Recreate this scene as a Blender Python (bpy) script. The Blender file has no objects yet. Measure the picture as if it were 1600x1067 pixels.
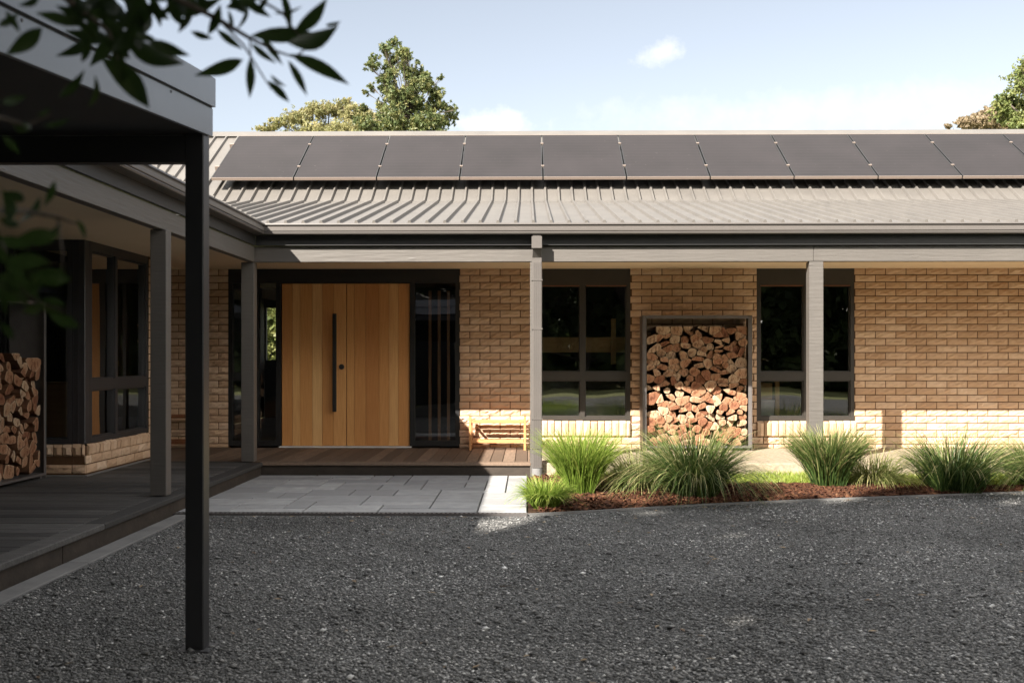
import bpy, math, random
import numpy as np
from mathutils import Vector, Matrix
R = math.radians
rnd = random.Random(7)
C = bpy.context.scene.collection
SC = bpy.context.scene

# ------------------------------------------------------------------ camera, sky, sun
F = 1700.0; PSI = math.atan(.0147); EYE = 1.21
cam_d = bpy.data.cameras.new("camera"); cam = bpy.data.objects.new("camera", cam_d); C.objects.link(cam)
cam.location = (0, 0, EYE); cam.rotation_euler = (R(90), 0, PSI)
cam_d.sensor_width = 36; cam_d.lens = F/1600*36; cam_d.shift_y = 28.5/1600
cam_d.clip_start = .05; cam_d.clip_end = 3000
cam_d.dof.use_dof = True; cam_d.dof.focus_distance = 12.0; cam_d.dof.aperture_fstop = 4.8
SC.camera = cam

SUN_DIR = Vector((-.77, -1.0, .86)).normalized()          # towards the sun
EL = math.asin(SUN_DIR.z); AZ = math.atan2(SUN_DIR.x, SUN_DIR.y)
sd = bpy.data.lights.new("sun", 'SUN'); sun = bpy.data.objects.new("sun", sd); C.objects.link(sun)
sd.energy = 4.8; sd.angle = R(.5); sd.color = (1, .93, .83)
sun.rotation_euler = SUN_DIR.to_track_quat('Z', 'Y').to_euler()

w = bpy.data.worlds.new("World"); SC.world = w; w.use_nodes = True
nt = w.node_tree; N = nt.nodes; L = nt.links
bg = N['Background']; bg.inputs[1].default_value = .051
sky = N.new('ShaderNodeTexSky'); sky.sky_type = 'NISHITA'; sky.sun_disc = False
sky.sun_elevation = EL; sky.sun_rotation = AZ % (2*math.pi); sky.dust_density = .5; sky.air_density = 1.0; sky.ozone_density = 1.0
tc = N.new('ShaderNodeTexCoord')
def dirmask(px, py, rad_x, rad_y):
    """soft patch of the sky around one compass direction (a cloud)"""
    d = Vector(((px-800)/F, 1.0, (562-py)/F)).normalized()
    v = N.new('ShaderNodeVectorMath'); v.operation = 'SUBTRACT'; L.new(tc.outputs['Generated'], v.inputs[0]); v.inputs[1].default_value = d
    s = N.new('ShaderNodeVectorMath'); s.operation = 'DIVIDE'; L.new(v.outputs[0], s.inputs[0]); s.inputs[1].default_value = (rad_x, .5, rad_y)
    l = N.new('ShaderNodeVectorMath'); l.operation = 'LENGTH'; L.new(s.outputs[0], l.inputs[0])
    n = N.new('ShaderNodeTexNoise'); n.inputs['Scale'].default_value = 38; n.inputs['Detail'].default_value = 8; n.inputs['Roughness'].default_value = .62
    L.new(tc.outputs['Generated'], n.inputs['Vector'])
    a = N.new('ShaderNodeMath'); a.operation = 'MULTIPLY_ADD'; L.new(n.outputs['Fac'], a.inputs[0]); a.inputs[1].default_value = 2.6; a.inputs[2].default_value = -.25
    b = N.new('ShaderNodeMath'); b.operation = 'SUBTRACT'; L.new(a.outputs[0], b.inputs[0]); L.new(l.outputs['Value'], b.inputs[1])
    c = N.new('ShaderNodeMath'); c.operation = 'MULTIPLY'; c.use_clamp = True; L.new(b.outputs[0], c.inputs[0]); c.inputs[1].default_value = 1.1
    return c
hs = N.new('ShaderNodeHueSaturation'); hs.inputs['Saturation'].default_value = .46; hs.inputs['Value'].default_value = 1.0
L.new(sky.outputs[0], hs.inputs['Color']); col = hs.outputs[0]
for (px, py, rx, rz, amt) in ((1008, 84, .022, .011, .6), (735, 192, .05, .015, .6), (1250, 175, .22, .02, .25)):
    m = dirmask(px, py, rx, rz)
    k = N.new('ShaderNodeMath'); k.operation = 'MULTIPLY'; L.new(m.outputs[0], k.inputs[0]); k.inputs[1].default_value = amt
    mx = N.new('ShaderNodeMixRGB'); L.new(k.outputs[0], mx.inputs[0]); L.new(col, mx.inputs[1]); mx.inputs[2].default_value = (7.5, 7.4, 7.3, 1)
    col = mx.outputs[0]
# bright broken cloud added to the unseen overhead sky, lifting ambient light
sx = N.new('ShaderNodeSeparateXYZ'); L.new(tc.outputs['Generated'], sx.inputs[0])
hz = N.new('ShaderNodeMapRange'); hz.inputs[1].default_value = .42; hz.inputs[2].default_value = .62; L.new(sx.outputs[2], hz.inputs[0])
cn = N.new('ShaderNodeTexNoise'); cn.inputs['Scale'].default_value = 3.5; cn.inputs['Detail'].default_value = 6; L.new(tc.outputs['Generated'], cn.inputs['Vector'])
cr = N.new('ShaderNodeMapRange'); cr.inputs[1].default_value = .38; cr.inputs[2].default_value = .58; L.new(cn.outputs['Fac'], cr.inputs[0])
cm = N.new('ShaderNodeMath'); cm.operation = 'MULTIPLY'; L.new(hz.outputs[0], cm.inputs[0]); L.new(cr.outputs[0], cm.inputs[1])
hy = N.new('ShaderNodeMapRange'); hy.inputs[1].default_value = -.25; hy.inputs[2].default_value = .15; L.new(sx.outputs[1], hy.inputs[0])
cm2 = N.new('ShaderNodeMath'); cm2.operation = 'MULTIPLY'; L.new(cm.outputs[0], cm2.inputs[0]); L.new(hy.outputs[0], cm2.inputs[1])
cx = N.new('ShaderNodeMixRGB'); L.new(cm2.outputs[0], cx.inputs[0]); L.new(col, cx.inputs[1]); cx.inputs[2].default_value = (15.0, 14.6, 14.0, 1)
# bright warm band added to the unseen sky behind camera, lighting the shaded facade
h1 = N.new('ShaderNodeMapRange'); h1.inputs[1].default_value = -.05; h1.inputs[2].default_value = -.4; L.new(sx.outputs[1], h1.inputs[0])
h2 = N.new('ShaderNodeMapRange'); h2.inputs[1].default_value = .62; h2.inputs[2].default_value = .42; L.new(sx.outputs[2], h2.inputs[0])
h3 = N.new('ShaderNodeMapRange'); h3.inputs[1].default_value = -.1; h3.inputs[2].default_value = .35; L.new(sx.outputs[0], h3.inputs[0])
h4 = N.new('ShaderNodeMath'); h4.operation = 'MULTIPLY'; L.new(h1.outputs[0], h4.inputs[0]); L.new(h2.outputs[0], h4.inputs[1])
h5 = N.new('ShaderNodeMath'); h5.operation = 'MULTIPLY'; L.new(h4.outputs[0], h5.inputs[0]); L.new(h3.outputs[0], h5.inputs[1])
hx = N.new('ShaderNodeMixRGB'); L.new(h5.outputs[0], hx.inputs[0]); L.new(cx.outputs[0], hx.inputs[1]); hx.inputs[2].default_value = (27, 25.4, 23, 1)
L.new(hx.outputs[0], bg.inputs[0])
SC.cycles.diffuse_bounces = 8; SC.cycles.max_bounces = 14
SC.view_settings.view_transform = 'Standard'; SC.view_settings.look = 'None'
SC.view_settings.exposure = 1.85; SC.view_settings.gamma = 1

# ------------------------------------------------------------------ helpers
def tag(o, label=None, cat=None, group=None, kind=None):
    if label: o['label'] = label
    if cat: o['category'] = cat
    if group: o['group'] = group
    if kind: o['kind'] = kind
    return o
def thing(name, label, cat, loc=(0, 0, 0), group=None):
    o = bpy.data.objects.new(name, None); C.objects.link(o); o.location = loc; o.empty_display_size = .1
    return tag(o, label, cat, group)
def adopt(o, parent):
    o.parent = parent
    m = Matrix.Identity(4); p = parent
    loc = Vector((0, 0, 0))
    while p is not None:
        loc += p.location; p = p.parent
    o.matrix_parent_inverse = Matrix.Translation(-loc)
    return o
class MB:
    def __init__(s): s.v = []; s.f = []; s.t = []; s.m = []
    def add(s, vs, fs, tone=.5, mi=0):
        b = len(s.v); s.v += [tuple(p) for p in vs]
        s.t += (list(tone) if isinstance(tone, (list, tuple)) else [tone]*len(vs))
        s.f += [tuple(b+i for i in q) for q in fs]; s.m += [mi]*len(fs)
    def box(s, x0, x1, y0, y1, z0, z1, tone=.5, mi=0):
        x0, x1 = min(x0, x1), max(x0, x1); y0, y1 = min(y0, y1), max(y0, y1); z0, z1 = min(z0, z1), max(z0, z1)
        s.add([(x0,y0,z0),(x1,y0,z0),(x1,y1,z0),(x0,y1,z0),(x0,y0,z1),(x1,y0,z1),(x1,y1,z1),(x0,y1,z1)],
              [(3,2,1,0),(4,5,6,7),(0,1,5,4),(1,2,6,5),(2,3,7,6),(3,0,4,7)], tone, mi)
    def bbox(s, x0, x1, y0, y1, z0, z1, b=.004, tone=.5, mi=0):
        """box with chamfered edges (24 corners)"""
        vs = []; 
        for X, sx in ((x0, 1), (x1, -1)):
            for Y, sy in ((y0, 1), (y1, -1)):
                for Z, sz in ((z0, 1), (z1, -1)):
                    vs += [(X, Y+sy*b, Z+sz*b), (X+sx*b, Y, Z+sz*b), (X+sx*b, Y+sy*b, Z)]
        bm = hull(vs); s.add(bm[0], bm[1], tone, mi)
    def tube(s, a, b, r0, r1=None, n=10, tone=.5, mi=0, cap=True):
        a = Vector(a); b = Vector(b); r1 = r0 if r1 is None else r1
        d = (b-a).normalized(); u = d.orthogonal().normalized(); v = d.cross(u)
        vs = []
        for c, r in ((a, r0), (b, r1)):
            for i in range(n):
                t = 2*math.pi*i/n; vs.append(c+u*math.cos(t)*r+v*math.sin(t)*r)
        fs = [(i, (i+1) % n, n+(i+1) % n, n+i) for i in range(n)]
        if cap: fs += [tuple(range(n-1, -1, -1)), tuple(range(n, 2*n))]
        s.add(vs, fs, tone, mi)
    def build(s, name, mats, parent=None, smooth=False):
        me = bpy.data.meshes.new(name); me.from_pydata(s.v, [], s.f)
        mats = mats if isinstance(mats, (list, tuple)) else [mats]
        for m in mats: me.materials.append(m)
        if len(mats) > 1: me.polygons.foreach_set('material_index', s.m)
        a = me.attributes.new('tone', 'FLOAT', 'POINT'); a.data.foreach_set('value', s.t)
        if smooth: me.polygons.foreach_set('use_smooth', [True]*len(me.polygons))
        me.update()
        o = bpy.data.objects.new(name, me); C.objects.link(o)
        if parent: adopt(o, parent)
        return o
_hc = {}
def hull(vs):
    """faces of the convex hull of a chamfered box, by bmesh"""
    import bmesh
    bm = bmesh.new(); [bm.verts.new(v) for v in vs]
    bmesh.ops.convex_hull(bm, input=bm.verts); bm.verts.index_update()
    r = [v.co[:] for v in bm.verts], [tuple(v.index for v in f.verts) for f in bm.faces]
    bm.free(); return r
def np_mesh(name, V, Q, tone, mat, parent=None, smooth=False):
    """V (n,3), Q (m,k) polygons of k corners"""
    me = bpy.data.meshes.new(name)
    n, (m, k) = len(V), Q.shape
    me.vertices.add(n); me.vertices.foreach_set('co', V.astype(np.float32).ravel())
    me.loops.add(m*k); me.loops.foreach_set('vertex_index', Q.astype(np.int32).ravel())
    me.polygons.add(m); me.polygons.foreach_set('loop_start', np.arange(0, m*k, k, dtype=np.int32))
    me.update(calc_edges=True)
    a = me.attributes.new('tone', 'FLOAT', 'POINT'); a.data.foreach_set('value', tone.astype(np.float32))
    if smooth: me.polygons.foreach_set('use_smooth', np.ones(m, dtype=bool))
    me.materials.append(mat); me.update(); me.validate()
    o = bpy.data.objects.new(name, me); C.objects.link(o)
    if parent: adopt(o, parent)
    return o
def at(px, py, d):
    """world point seen at a picture position, d metres ahead"""
    u = (px-800)/F*d; c, s = math.cos(PSI), math.sin(PSI)
    return Vector((u*c-d*s, d*c+u*s, EYE+(562-py)*d/F))

# ------------------------------------------------------------------ materials
def mat(name, base, rough=.6, var=.0, dark=None, spec=.5, noise=None, bump=None, tone=None, metal=0, stretch=(1, 1, 1), coat=0, extra=None):
    """base colour, mixed by 'tone' attribute and object-space noise; procedural bump"""
    m = bpy.data.materials.new(name); m.use_nodes = True
    n = m.node_tree.nodes; l = m.node_tree.links; p = n['Principled BSDF']
    p.inputs['Roughness'].default_value = rough; p.inputs['Metallic'].default_value = metal
    p.inputs['Specular IOR Level'].default_value = spec
    g = n.new('ShaderNodeNewGeometry')
    tcn = n.new('ShaderNodeTexCoord')
    mp = n.new('ShaderNodeMapping'); mp.inputs['Scale'].default_value = stretch
    l.new(tcn.outputs['Object'], mp.inputs['Vector'])
    cur = None
    if tone:                                   # list of colours across the tone attribute
        at_ = n.new('ShaderNodeAttribute'); at_.attribute_name = 'tone'
        r = n.new('ShaderNodeValToRGB'); l.new(at_.outputs['Fac'], r.inputs[0])
        while len(r.color_ramp.elements) < len(tone): r.color_ramp.elements.new(.5)
        for i, c in enumerate(tone):
            r.color_ramp.elements[i].position = i/(len(tone)-1); r.color_ramp.elements[i].color = (*c, 1)
        cur = r.outputs[0]
    if noise:                                  # (scale, detail, second colour, strength)
        sc_, det, c2, st = noise
        tx = n.new('ShaderNodeTexNoise'); tx.inputs['Scale'].default_value = sc_; tx.inputs['Detail'].default_value = det
        tx.inputs['Roughness'].default_value = .65
        l.new(mp.outputs[0], tx.inputs['Vector'])
        rr = n.new('ShaderNodeMapRange'); rr.inputs[1].default_value = .35; rr.inputs[2].default_value = .68
        rr.inputs[3].default_value = 0; rr.inputs[4].default_value = st
        l.new(tx.outputs['Fac'], rr.inputs[0])
        mx = n.new('ShaderNodeMixRGB'); l.new(rr.outputs[0], mx.inputs[0])
        if cur: l.new(cur, mx.inputs[1])
        else: mx.inputs[1].default_value = (*base, 1)
        mx.inputs[2].default_value = (*c2, 1); cur = mx.outputs[0]
    if cur: l.new(cur, p.inputs['Base Color'])
    else: p.inputs['Base Color'].default_value = (*base, 1)
    if bump:                                   # (scale, detail, distance)
        tb = n.new('ShaderNodeTexNoise'); tb.inputs['Scale'].default_value = bump[0]; tb.inputs['Detail'].default_value = bump[1]
        l.new(mp.outputs[0], tb.inputs['Vector'])
        b = n.new('ShaderNodeBump'); b.inputs['Distance'].default_value = bump[2]; b.inputs['Strength'].default_value = 1
        l.new(tb.outputs['Fac'], b.inputs['Height']); l.new(b.outputs[0], p.inputs['Normal'])
    if extra: extra(m, n, l, p, mp, cur)
    return m

def leafy(name, tones, trans=.35, rough=.5):
    m = mat(name, tones[0], rough, tone=tones, spec=.35)
    n = m.node_tree.nodes; l = m.node_tree.links; p = n['Principled BSDF']; out = n['Material Output']
    tr = n.new('ShaderNodeBsdfTranslucent'); src = p.inputs['Base Color'].links[0].from_socket
    l.new(src, tr.inputs[0])
    mx = n.new('ShaderNodeMixShader'); mx.inputs[0].default_value = trans
    l.new(p.outputs[0], mx.inputs[1]); l.new(tr.outputs[0], mx.inputs[2]); l.new(mx.outputs[0], out.inputs[0])
    return m
def knots(m, n, l, p, mp, cur):
    """painted-over knots and nail dimples in the timber"""
    v = n.new('ShaderNodeTexVoronoi'); v.inputs['Scale'].default_value = 3.2
    mp2 = n.new('ShaderNodeMapping'); mp2.inputs['Scale'].default_value = (.6, .6, 2.2)
    tcn = n.new('ShaderNodeTexCoord'); l.new(tcn.outputs['Object'], mp2.inputs[0]); l.new(mp2.outputs[0], v.inputs['Vector'])
    r = n.new('ShaderNodeValToRGB'); e = r.color_ramp.elements
    e[0].position = .0; e[0].color = (.2,.2,.2,1); e[1].position = .10; e[1].color = (.5,.5,.5,1)
    a = e.new(.05); a.color = (1,1,1,1)
    l.new(v.outputs['Distance'], r.inputs[0])
    g = n.new('ShaderNodeTexNoise'); g.inputs['Scale'].default_value = 14; g.inputs['Detail'].default_value = 5
    mp3 = n.new('ShaderNodeMapping'); mp3.inputs['Scale'].default_value = (.25, .25, 3); l.new(tcn.outputs['Object'], mp3.inputs[0]); l.new(mp3.outputs[0], g.inputs['Vector'])
    ad = n.new('ShaderNodeMath'); ad.operation = 'MULTIPLY_ADD'; l.new(r.outputs[0], ad.inputs[0]); ad.inputs[1].default_value = .9; l.new(g.outputs['Fac'], ad.inputs[2])
    b = n.new('ShaderNodeBump'); b.inputs['Distance'].default_value = .004; l.new(ad.outputs[0], b.inputs['Height']); l.new(b.outputs[0], p.inputs['Normal'])

M = {}
M['brick'] = mat('brick', (.4,.26,.15), .85, tone=[(.49,.33,.215),(.57,.395,.265),(.62,.445,.31),(.68,.515,.38)], noise=(9, 6, (.44,.29,.19), .5), bump=(60, 4, .003), spec=.2)
M['mortar'] = mat('mortar', (.11,.06,.032), .95, noise=(20, 4, (.08,.045,.026), .6), bump=(80, 3, .003), spec=.1)
M['trim'] = mat('painted_timber', (.108,.098,.089), .5, noise=(3, 5, (.092,.084,.077), .7), extra=knots)
M['metal_trim'] = mat('painted_metal', (.108,.097,.090), .4, noise=(4, 4, (.09,.082,.076), .5), bump=(6, 2, .001))
M['fascia'] = mat('fascia_shaded', (.026,.026,.027), .5, noise=(3, 4, (.02,.02,.02), .6))  # shade under the gutter is put into this near-black colour
M['roof'] = mat('roof_metal', (.145,.134,.122), .5, noise=(2.2, 8, (.112,.104,.096), .8), bump=(30, 2, .0006), spec=.4)
M['soffit'] = mat('soffit_paint', (.72,.60,.44), .8, noise=(2, 3, (.66,.54,.38), .5))
M['black'] = mat('black_aluminium', (.012,.012,.013), .45, noise=(5, 3, (.02,.02,.02), .6))
M['frame'] = mat('window_aluminium', (.030,.026,.022), .45, noise=(5, 3, (.042,.036,.031), .6))
M['greyframe'] = mat('grey_window_aluminium', (.028,.028,.031), .45, noise=(5, 3, (.04,.04,.044), .6))
M['panel'] = mat('solar_glass', (.021,.0185,.019), .5, spec=.14, noise=(1.3, 6, (.027,.0235,.024), .8))
M['panel_edge'] = mat('panel_frame', (.24,.19,.16), .45, metal=.2, noise=(8, 3, (.22,.18,.15), .5))
M['white'] = mat('white_sill', (.75,.75,.76), .5, noise=(6, 3, (.62,.62,.62), .5))
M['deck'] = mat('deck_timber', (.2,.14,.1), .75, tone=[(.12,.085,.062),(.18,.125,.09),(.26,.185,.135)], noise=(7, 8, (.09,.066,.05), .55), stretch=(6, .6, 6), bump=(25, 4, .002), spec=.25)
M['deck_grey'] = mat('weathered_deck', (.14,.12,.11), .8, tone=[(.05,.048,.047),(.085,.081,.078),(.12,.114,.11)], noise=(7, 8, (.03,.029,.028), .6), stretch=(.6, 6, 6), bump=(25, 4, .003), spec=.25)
M['riser'] = mat('riser_timber', (.06,.048,.04), .85, noise=(5, 8, (.035,.03,.025), .8), stretch=(1, 1, 1.5), bump=(15, 5, .004), spec=.2)
M['concrete'] = mat('concrete', (.21,.205,.2), .9, noise=(4, 8, (.13,.13,.13), .7), bump=(50, 4, .002), spec=.2)
M['slab'] = mat('pebble_slab', (.38,.315,.235), .9, noise=(28, 8, (.20,.165,.12), .8), bump=(90, 3, .004), spec=.15)
M['paver'] = mat('paver', (.42,.42,.43), .85, tone=[(.25,.25,.255),(.34,.34,.345),(.42,.42,.42)], noise=(7, 10, (.24,.24,.24), .7), bump=(70, 5, .003), spec=.25)
M['joint'] = mat('paver_joint', (.10,.095,.09), .95, noise=(30, 3, (.1,.1,.1), .5))
M['soil'] = mat('soil', (.06,.035,.022), .95, noise=(12, 6, (.03,.018,.012), .7), bump=(40, 4, .01), spec=.1)
M['ground'] = mat('ground_grass', (.20,.22,.09), .95, noise=(3, 6, (.27,.25,.13), .7), bump=(20, 4, .02), spec=.1)
M['mulch'] = mat('bark_mulch', (.1,.04,.02), .85, tone=[(.045,.017,.01),(.12,.045,.022),(.24,.12,.06)], noise=(30, 4, (.03,.014,.009), .5), spec=.25)
M['stone'] = mat('gravel_stone', (.2,.2,.2), .8, tone=[(.045,.045,.044),(.185,.183,.178),(.34,.335,.325),(.78,.77,.75)], spec=.35)
M['steel'] = mat('raw_steel', (.12,.11,.108), .5, metal=.3, noise=(6, 6, (.17,.155,.15), .7), bump=(20, 4, .001))
M['bench'] = mat('bench_timber', (.55,.27,.11), .55, noise=(9, 6, (.42,.19,.07), .6), stretch=(1, 5, 5))
M['bench_dark'] = mat('stained_bench', (.20,.075,.03), .5, noise=(9, 6, (.12,.045,.02), .6), stretch=(1, 5, 5))
M['slat'] = mat('cedar_slat', (.5,.27,.13), .6, noise=(9, 6, (.36,.18,.08), .6), stretch=(5, 5, 1))
M['room'] = mat('room_paint', (.10,.095,.09), .9, noise=(1, 2, (.08,.075,.07), .5))
M['fabric'] = mat('pale_cloth', (.55,.57,.6), .9, noise=(6, 4, (.42,.43,.45), .5), bump=(12, 3, .02))
M['lacquer'] = mat('pale_timber', (.55,.36,.17), .5, noise=(6, 6, (.42,.25,.11), .6), stretch=(.6, 5, 5))
M['bark'] = mat('tree_bark', (.08,.062,.05), .9, noise=(6, 8, (.15,.13,.11), .7), stretch=(2, 2, .5), bump=(12, 6, .02), spec=.15)
M['logbark'] = mat('log_bark', (.10,.05,.03), .9, noise=(14, 6, (.2,.1,.055), .6), bump=(30, 4, .004), spec=.15)
M['carport'] = mat('carport_steel', (.20,.21,.235), .35, noise=(2, 3, (.17,.18,.20), .6), bump=(4, 2, .001), spec=.5)
M['dark_steel'] = mat('carport_post_steel', (.022,.022,.024), .4, noise=(4, 4, (.03,.03,.033), .6), bump=(8, 3, .001))
M['underside'] = mat('carport_lining', (.02,.02,.022), .7, noise=(2, 3, (.03,.03,.03), .6))

def panel_lines(m, n, l, p, mp, cur):
    wv = n.new('ShaderNodeTexWave'); wv.bands_direction = 'Y'; wv.inputs['Scale'].default_value = 3.3; l.new(mp.outputs[0], wv.inputs['Vector'])
    r = n.new('ShaderNodeMapRange'); r.inputs[1].default_value = .90; r.inputs[2].default_value = 1.0; r.inputs[3].default_value = 0; r.inputs[4].default_value = .35; l.new(wv.outputs['Fac'], r.inputs[0])
    ds = n.new('ShaderNodeTexNoise'); ds.inputs['Scale'].default_value = 22; ds.inputs['Detail'].default_value = 3; l.new(mp.outputs[0], ds.inputs['Vector'])
    dr = n.new('ShaderNodeMapRange'); dr.inputs[1].default_value = .70; dr.inputs[2].default_value = .78; dr.inputs[4].default_value = .35; l.new(ds.outputs['Fac'], dr.inputs[0])
    m1 = n.new('ShaderNodeMixRGB'); l.new(r.outputs[0], m1.inputs[0]); l.new(cur, m1.inputs[1]); m1.inputs[2].default_value = (.045,.040,.040,1)
    m2 = n.new('ShaderNodeMixRGB'); l.new(dr.outputs[0], m2.inputs[0]); l.new(m1.outputs[0], m2.inputs[1]); m2.inputs[2].default_value = (.16,.15,.14,1)
    l.new(m2.outputs[0], p.inputs['Base Color'])
M['panel'] = mat('solar_glass', (.021,.0185,.019), .5, spec=.14, noise=(1.3, 6, (.029,.025,.026), .9), extra=panel_lines)
def door_extra(m, n, l, p, mp, cur):
    g = n.new('ShaderNodeTexNoise'); g.inputs['Scale'].default_value = 30; g.inputs['Detail'].default_value = 6
    mp2 = n.new('ShaderNodeMapping'); mp2.inputs['Scale'].default_value = (3, 3, .12)
    tcn = n.new('ShaderNodeTexCoord'); l.new(tcn.outputs['Object'], mp2.inputs[0]); l.new(mp2.outputs[0], g.inputs['Vector'])
    mx = n.new('ShaderNodeMixRGB'); mx.blend_type = 'MULTIPLY'; mx.inputs[0].default_value = .55
    r = n.new('ShaderNodeValToRGB'); r.color_ramp.elements[0].position = .35; r.color_ramp.elements[0].color = (.78,.68,.6,1)
    r.color_ramp.elements[1].position = .62; r.color_ramp.elements[1].color = (1,1,1,1)
    l.new(g.outputs['Fac'], r.inputs[0]); l.new(cur, mx.inputs[1]); l.new(r.outputs[0], mx.inputs[2]); l.new(mx.outputs[0], p.inputs['Base Color'])
M['cedar'] = mat('cedar_boards', (.5,.25,.1), .5, tone=[(.50,.215,.07),(.69,.36,.13),(.80,.51,.23)], noise=(2, 4, (.58,.28,.10), .45), stretch=(2, 2, .3), spec=.35, extra=door_extra)

def endgrain(m, n, l, p, mp, cur):
    w_ = n.new('ShaderNodeTexWave'); w_.wave_type = 'RINGS'; w_.rings_direction = 'SPHERICAL'; w_.inputs['Scale'].default_value = 22
    w_.inputs['Distortion'].default_value = 3; w_.inputs['Detail'].default_value = 3; w_.inputs['Detail Scale'].default_value = 3
    l.new(mp.outputs[0], w_.inputs['Vector'])
    mx = n.new('ShaderNodeMixRGB'); mx.blend_type = 'MULTIPLY'; mx.inputs[0].default_value = .32
    l.new(cur, mx.inputs[1]); l.new(w_.outputs['Color'], mx.inputs[2])
    v = n.new('ShaderNodeTexNoise'); v.inputs['Scale'].default_value = 26; v.inputs['Detail'].default_value = 5
    mp2 = n.new('ShaderNodeMapping'); mp2.inputs['Scale'].default_value = (1.6, 1, .5); mp2.inputs['Rotation'].default_value = (0, .6, 0)
    l.new(mp.outputs[0], mp2.inputs[0]); l.new(mp2.outputs[0], v.inputs['Vector'])
    r = n.new('ShaderNodeValToRGB'); r.color_ramp.elements[0].position = .38; r.color_ramp.elements[0].color = (.3,.2,.15,1)
    r.color_ramp.elements[1].position = .47; r.color_ramp.elements[1].color = (1,1,1,1)
    l.new(v.outputs['Fac'], r.inputs[0])
    m2 = n.new('ShaderNodeMixRGB'); m2.blend_type = 'MULTIPLY'; m2.inputs[0].default_value = .7
    l.new(mx.outputs[0], m2.inputs[1]); l.new(r.outputs[0], m2.inputs[2]); l.new(m2.outputs[0], p.inputs['Base Color'])
    b = n.new('ShaderNodeBump'); b.inputs['Distance'].default_value = .006; l.new(v.outputs['Fac'], b.inputs['Height']); l.new(b.outputs[0], p.inputs['Normal'])
M['endgrain'] = mat('split_log_end', (.5,.3,.15), .85, tone=[(.16,.06,.035),(.32,.155,.085),(.44,.27,.165),(.58,.45,.31)], noise=(12, 5, (.26,.12,.07), .4), spec=.15, extra=endgrain)

def gravel_mat():
    m = mat('gravel', (.1,.1,.1), .85, spec=.3)
    n = m.node_tree.nodes; l = m.node_tree.links; p = n['Principled BSDF']
    tcn = n.new('ShaderNodeTexCoord')
    v = n.new('ShaderNodeTexVoronoi'); v.inputs['Scale'].default_value = 85; v.inputs['Randomness'].default_value = 1
    l.new(tcn.outputs['Object'], v.inputs['Vector'])
    sp = n.new('ShaderNodeSeparateColor'); l.new(v.outputs['Color'], sp.inputs[0])
    r = n.new('ShaderNodeValToRGB'); e = r.color_ramp.elements
    e[0].position = 0; e[0].color = (.035,.035,.035,1); e[1].position = 1; e[1].color = (.40,.40,.39,1)
    a = e.new(.6); a.color = (.11,.11,.108,1); a = e.new(.9); a.color = (.18,.18,.177,1)
    l.new(sp.outputs[0], r.inputs[0])
    nz = n.new('ShaderNodeTexNoise'); nz.inputs['Scale'].default_value = .9; nz.inputs['Detail'].default_value = 6
    l.new(tcn.outputs['Object'], nz.inputs['Vector'])
    rr = n.new('ShaderNodeMapRange'); rr.inputs[1].default_value = .35; rr.inputs[2].default_value = .65; rr.inputs[3].default_value = .65; rr.inputs[4].default_value = 1.15
    l.new(nz.outputs['Fac'], rr.inputs[0])
    mx = n.new('ShaderNodeVectorMath'); mx.operation = 'SCALE'; l.new(r.outputs[0], mx.inputs[0]); l.new(rr.outputs[0], mx.inputs['Scale'])
    l.new(mx.outputs[0], p.inputs['Base Color'])
    b = n.new('ShaderNodeBump'); b.inputs['Distance'].default_value = .008; b.invert = True
    l.new(v.outputs['Distance'], b.inputs['Height']); l.new(b.outputs[0], p.inputs['Normal'])
    return m
M['gravel'] = gravel_mat()

def glass_mat(name, tint=.75):
    m = bpy.data.materials.new(name); m.use_nodes = True; n = m.node_tree.nodes; l = m.node_tree.links
    n.remove(n['Principled BSDF']); out = n['Material Output']
    t = n.new('ShaderNodeBsdfTransparent'); t.inputs[0].default_value = (tint, tint, tint*.98, 1)
    g = n.new('ShaderNodeBsdfGlossy'); g.inputs['Roughness'].default_value = .0; g.inputs[0].default_value = (1,1,1,1)
    nz = n.new('ShaderNodeTexNoise'); nz.inputs['Scale'].default_value = 1.3; nz.inputs['Detail'].default_value = 1
    tcn = n.new('ShaderNodeTexCoord'); l.new(tcn.outputs['Object'], nz.inputs['Vector'])
    b = n.new('ShaderNodeBump'); b.inputs['Distance'].default_value = .002; l.new(nz.outputs['Fac'], b.inputs['Height']); l.new(b.outputs[0], g.inputs['Normal'])
    f = n.new('ShaderNodeFresnel'); f.inputs[0].default_value = 1.5
    mu = n.new('ShaderNodeMath'); mu.operation = 'MULTIPLY'; l.new(f.outputs[0], mu.inputs[0]); mu.inputs[1].default_value = 3.3; mu.use_clamp = True
    mx = n.new('ShaderNodeMixShader'); l.new(mu.outputs[0], mx.inputs[0]); l.new(t.outputs[0], mx.inputs[1]); l.new(g.outputs[0], mx.inputs[2])
    l.new(mx.outputs[0], out.inputs[0]); return m
M['glass'] = glass_mat('window_glass')

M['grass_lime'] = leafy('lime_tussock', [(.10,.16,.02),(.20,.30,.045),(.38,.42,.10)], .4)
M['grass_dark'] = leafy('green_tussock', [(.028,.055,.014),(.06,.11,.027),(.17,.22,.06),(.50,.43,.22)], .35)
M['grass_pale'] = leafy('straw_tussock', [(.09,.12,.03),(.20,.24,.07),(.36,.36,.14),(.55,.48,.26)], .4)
M['lawn'] = leafy('groundcover_leaf', [(.16,.22,.03),(.26,.34,.05),(.40,.42,.12)], .4)
M['leaf_near'] = leafy('hanging_leaf', [(.022,.042,.010),(.035,.065,.015),(.06,.09,.02),(.20,.11,.04)], .30, .4)
M['leaf_conifer'] = leafy('kauri_leaf', [(.055,.085,.032),(.115,.14,.05),(.23,.21,.075)], .25)
M['leaf_gum'] = leafy('gum_leaf', [(.15,.16,.07),(.25,.24,.10),(.36,.31,.16)], .3)
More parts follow.
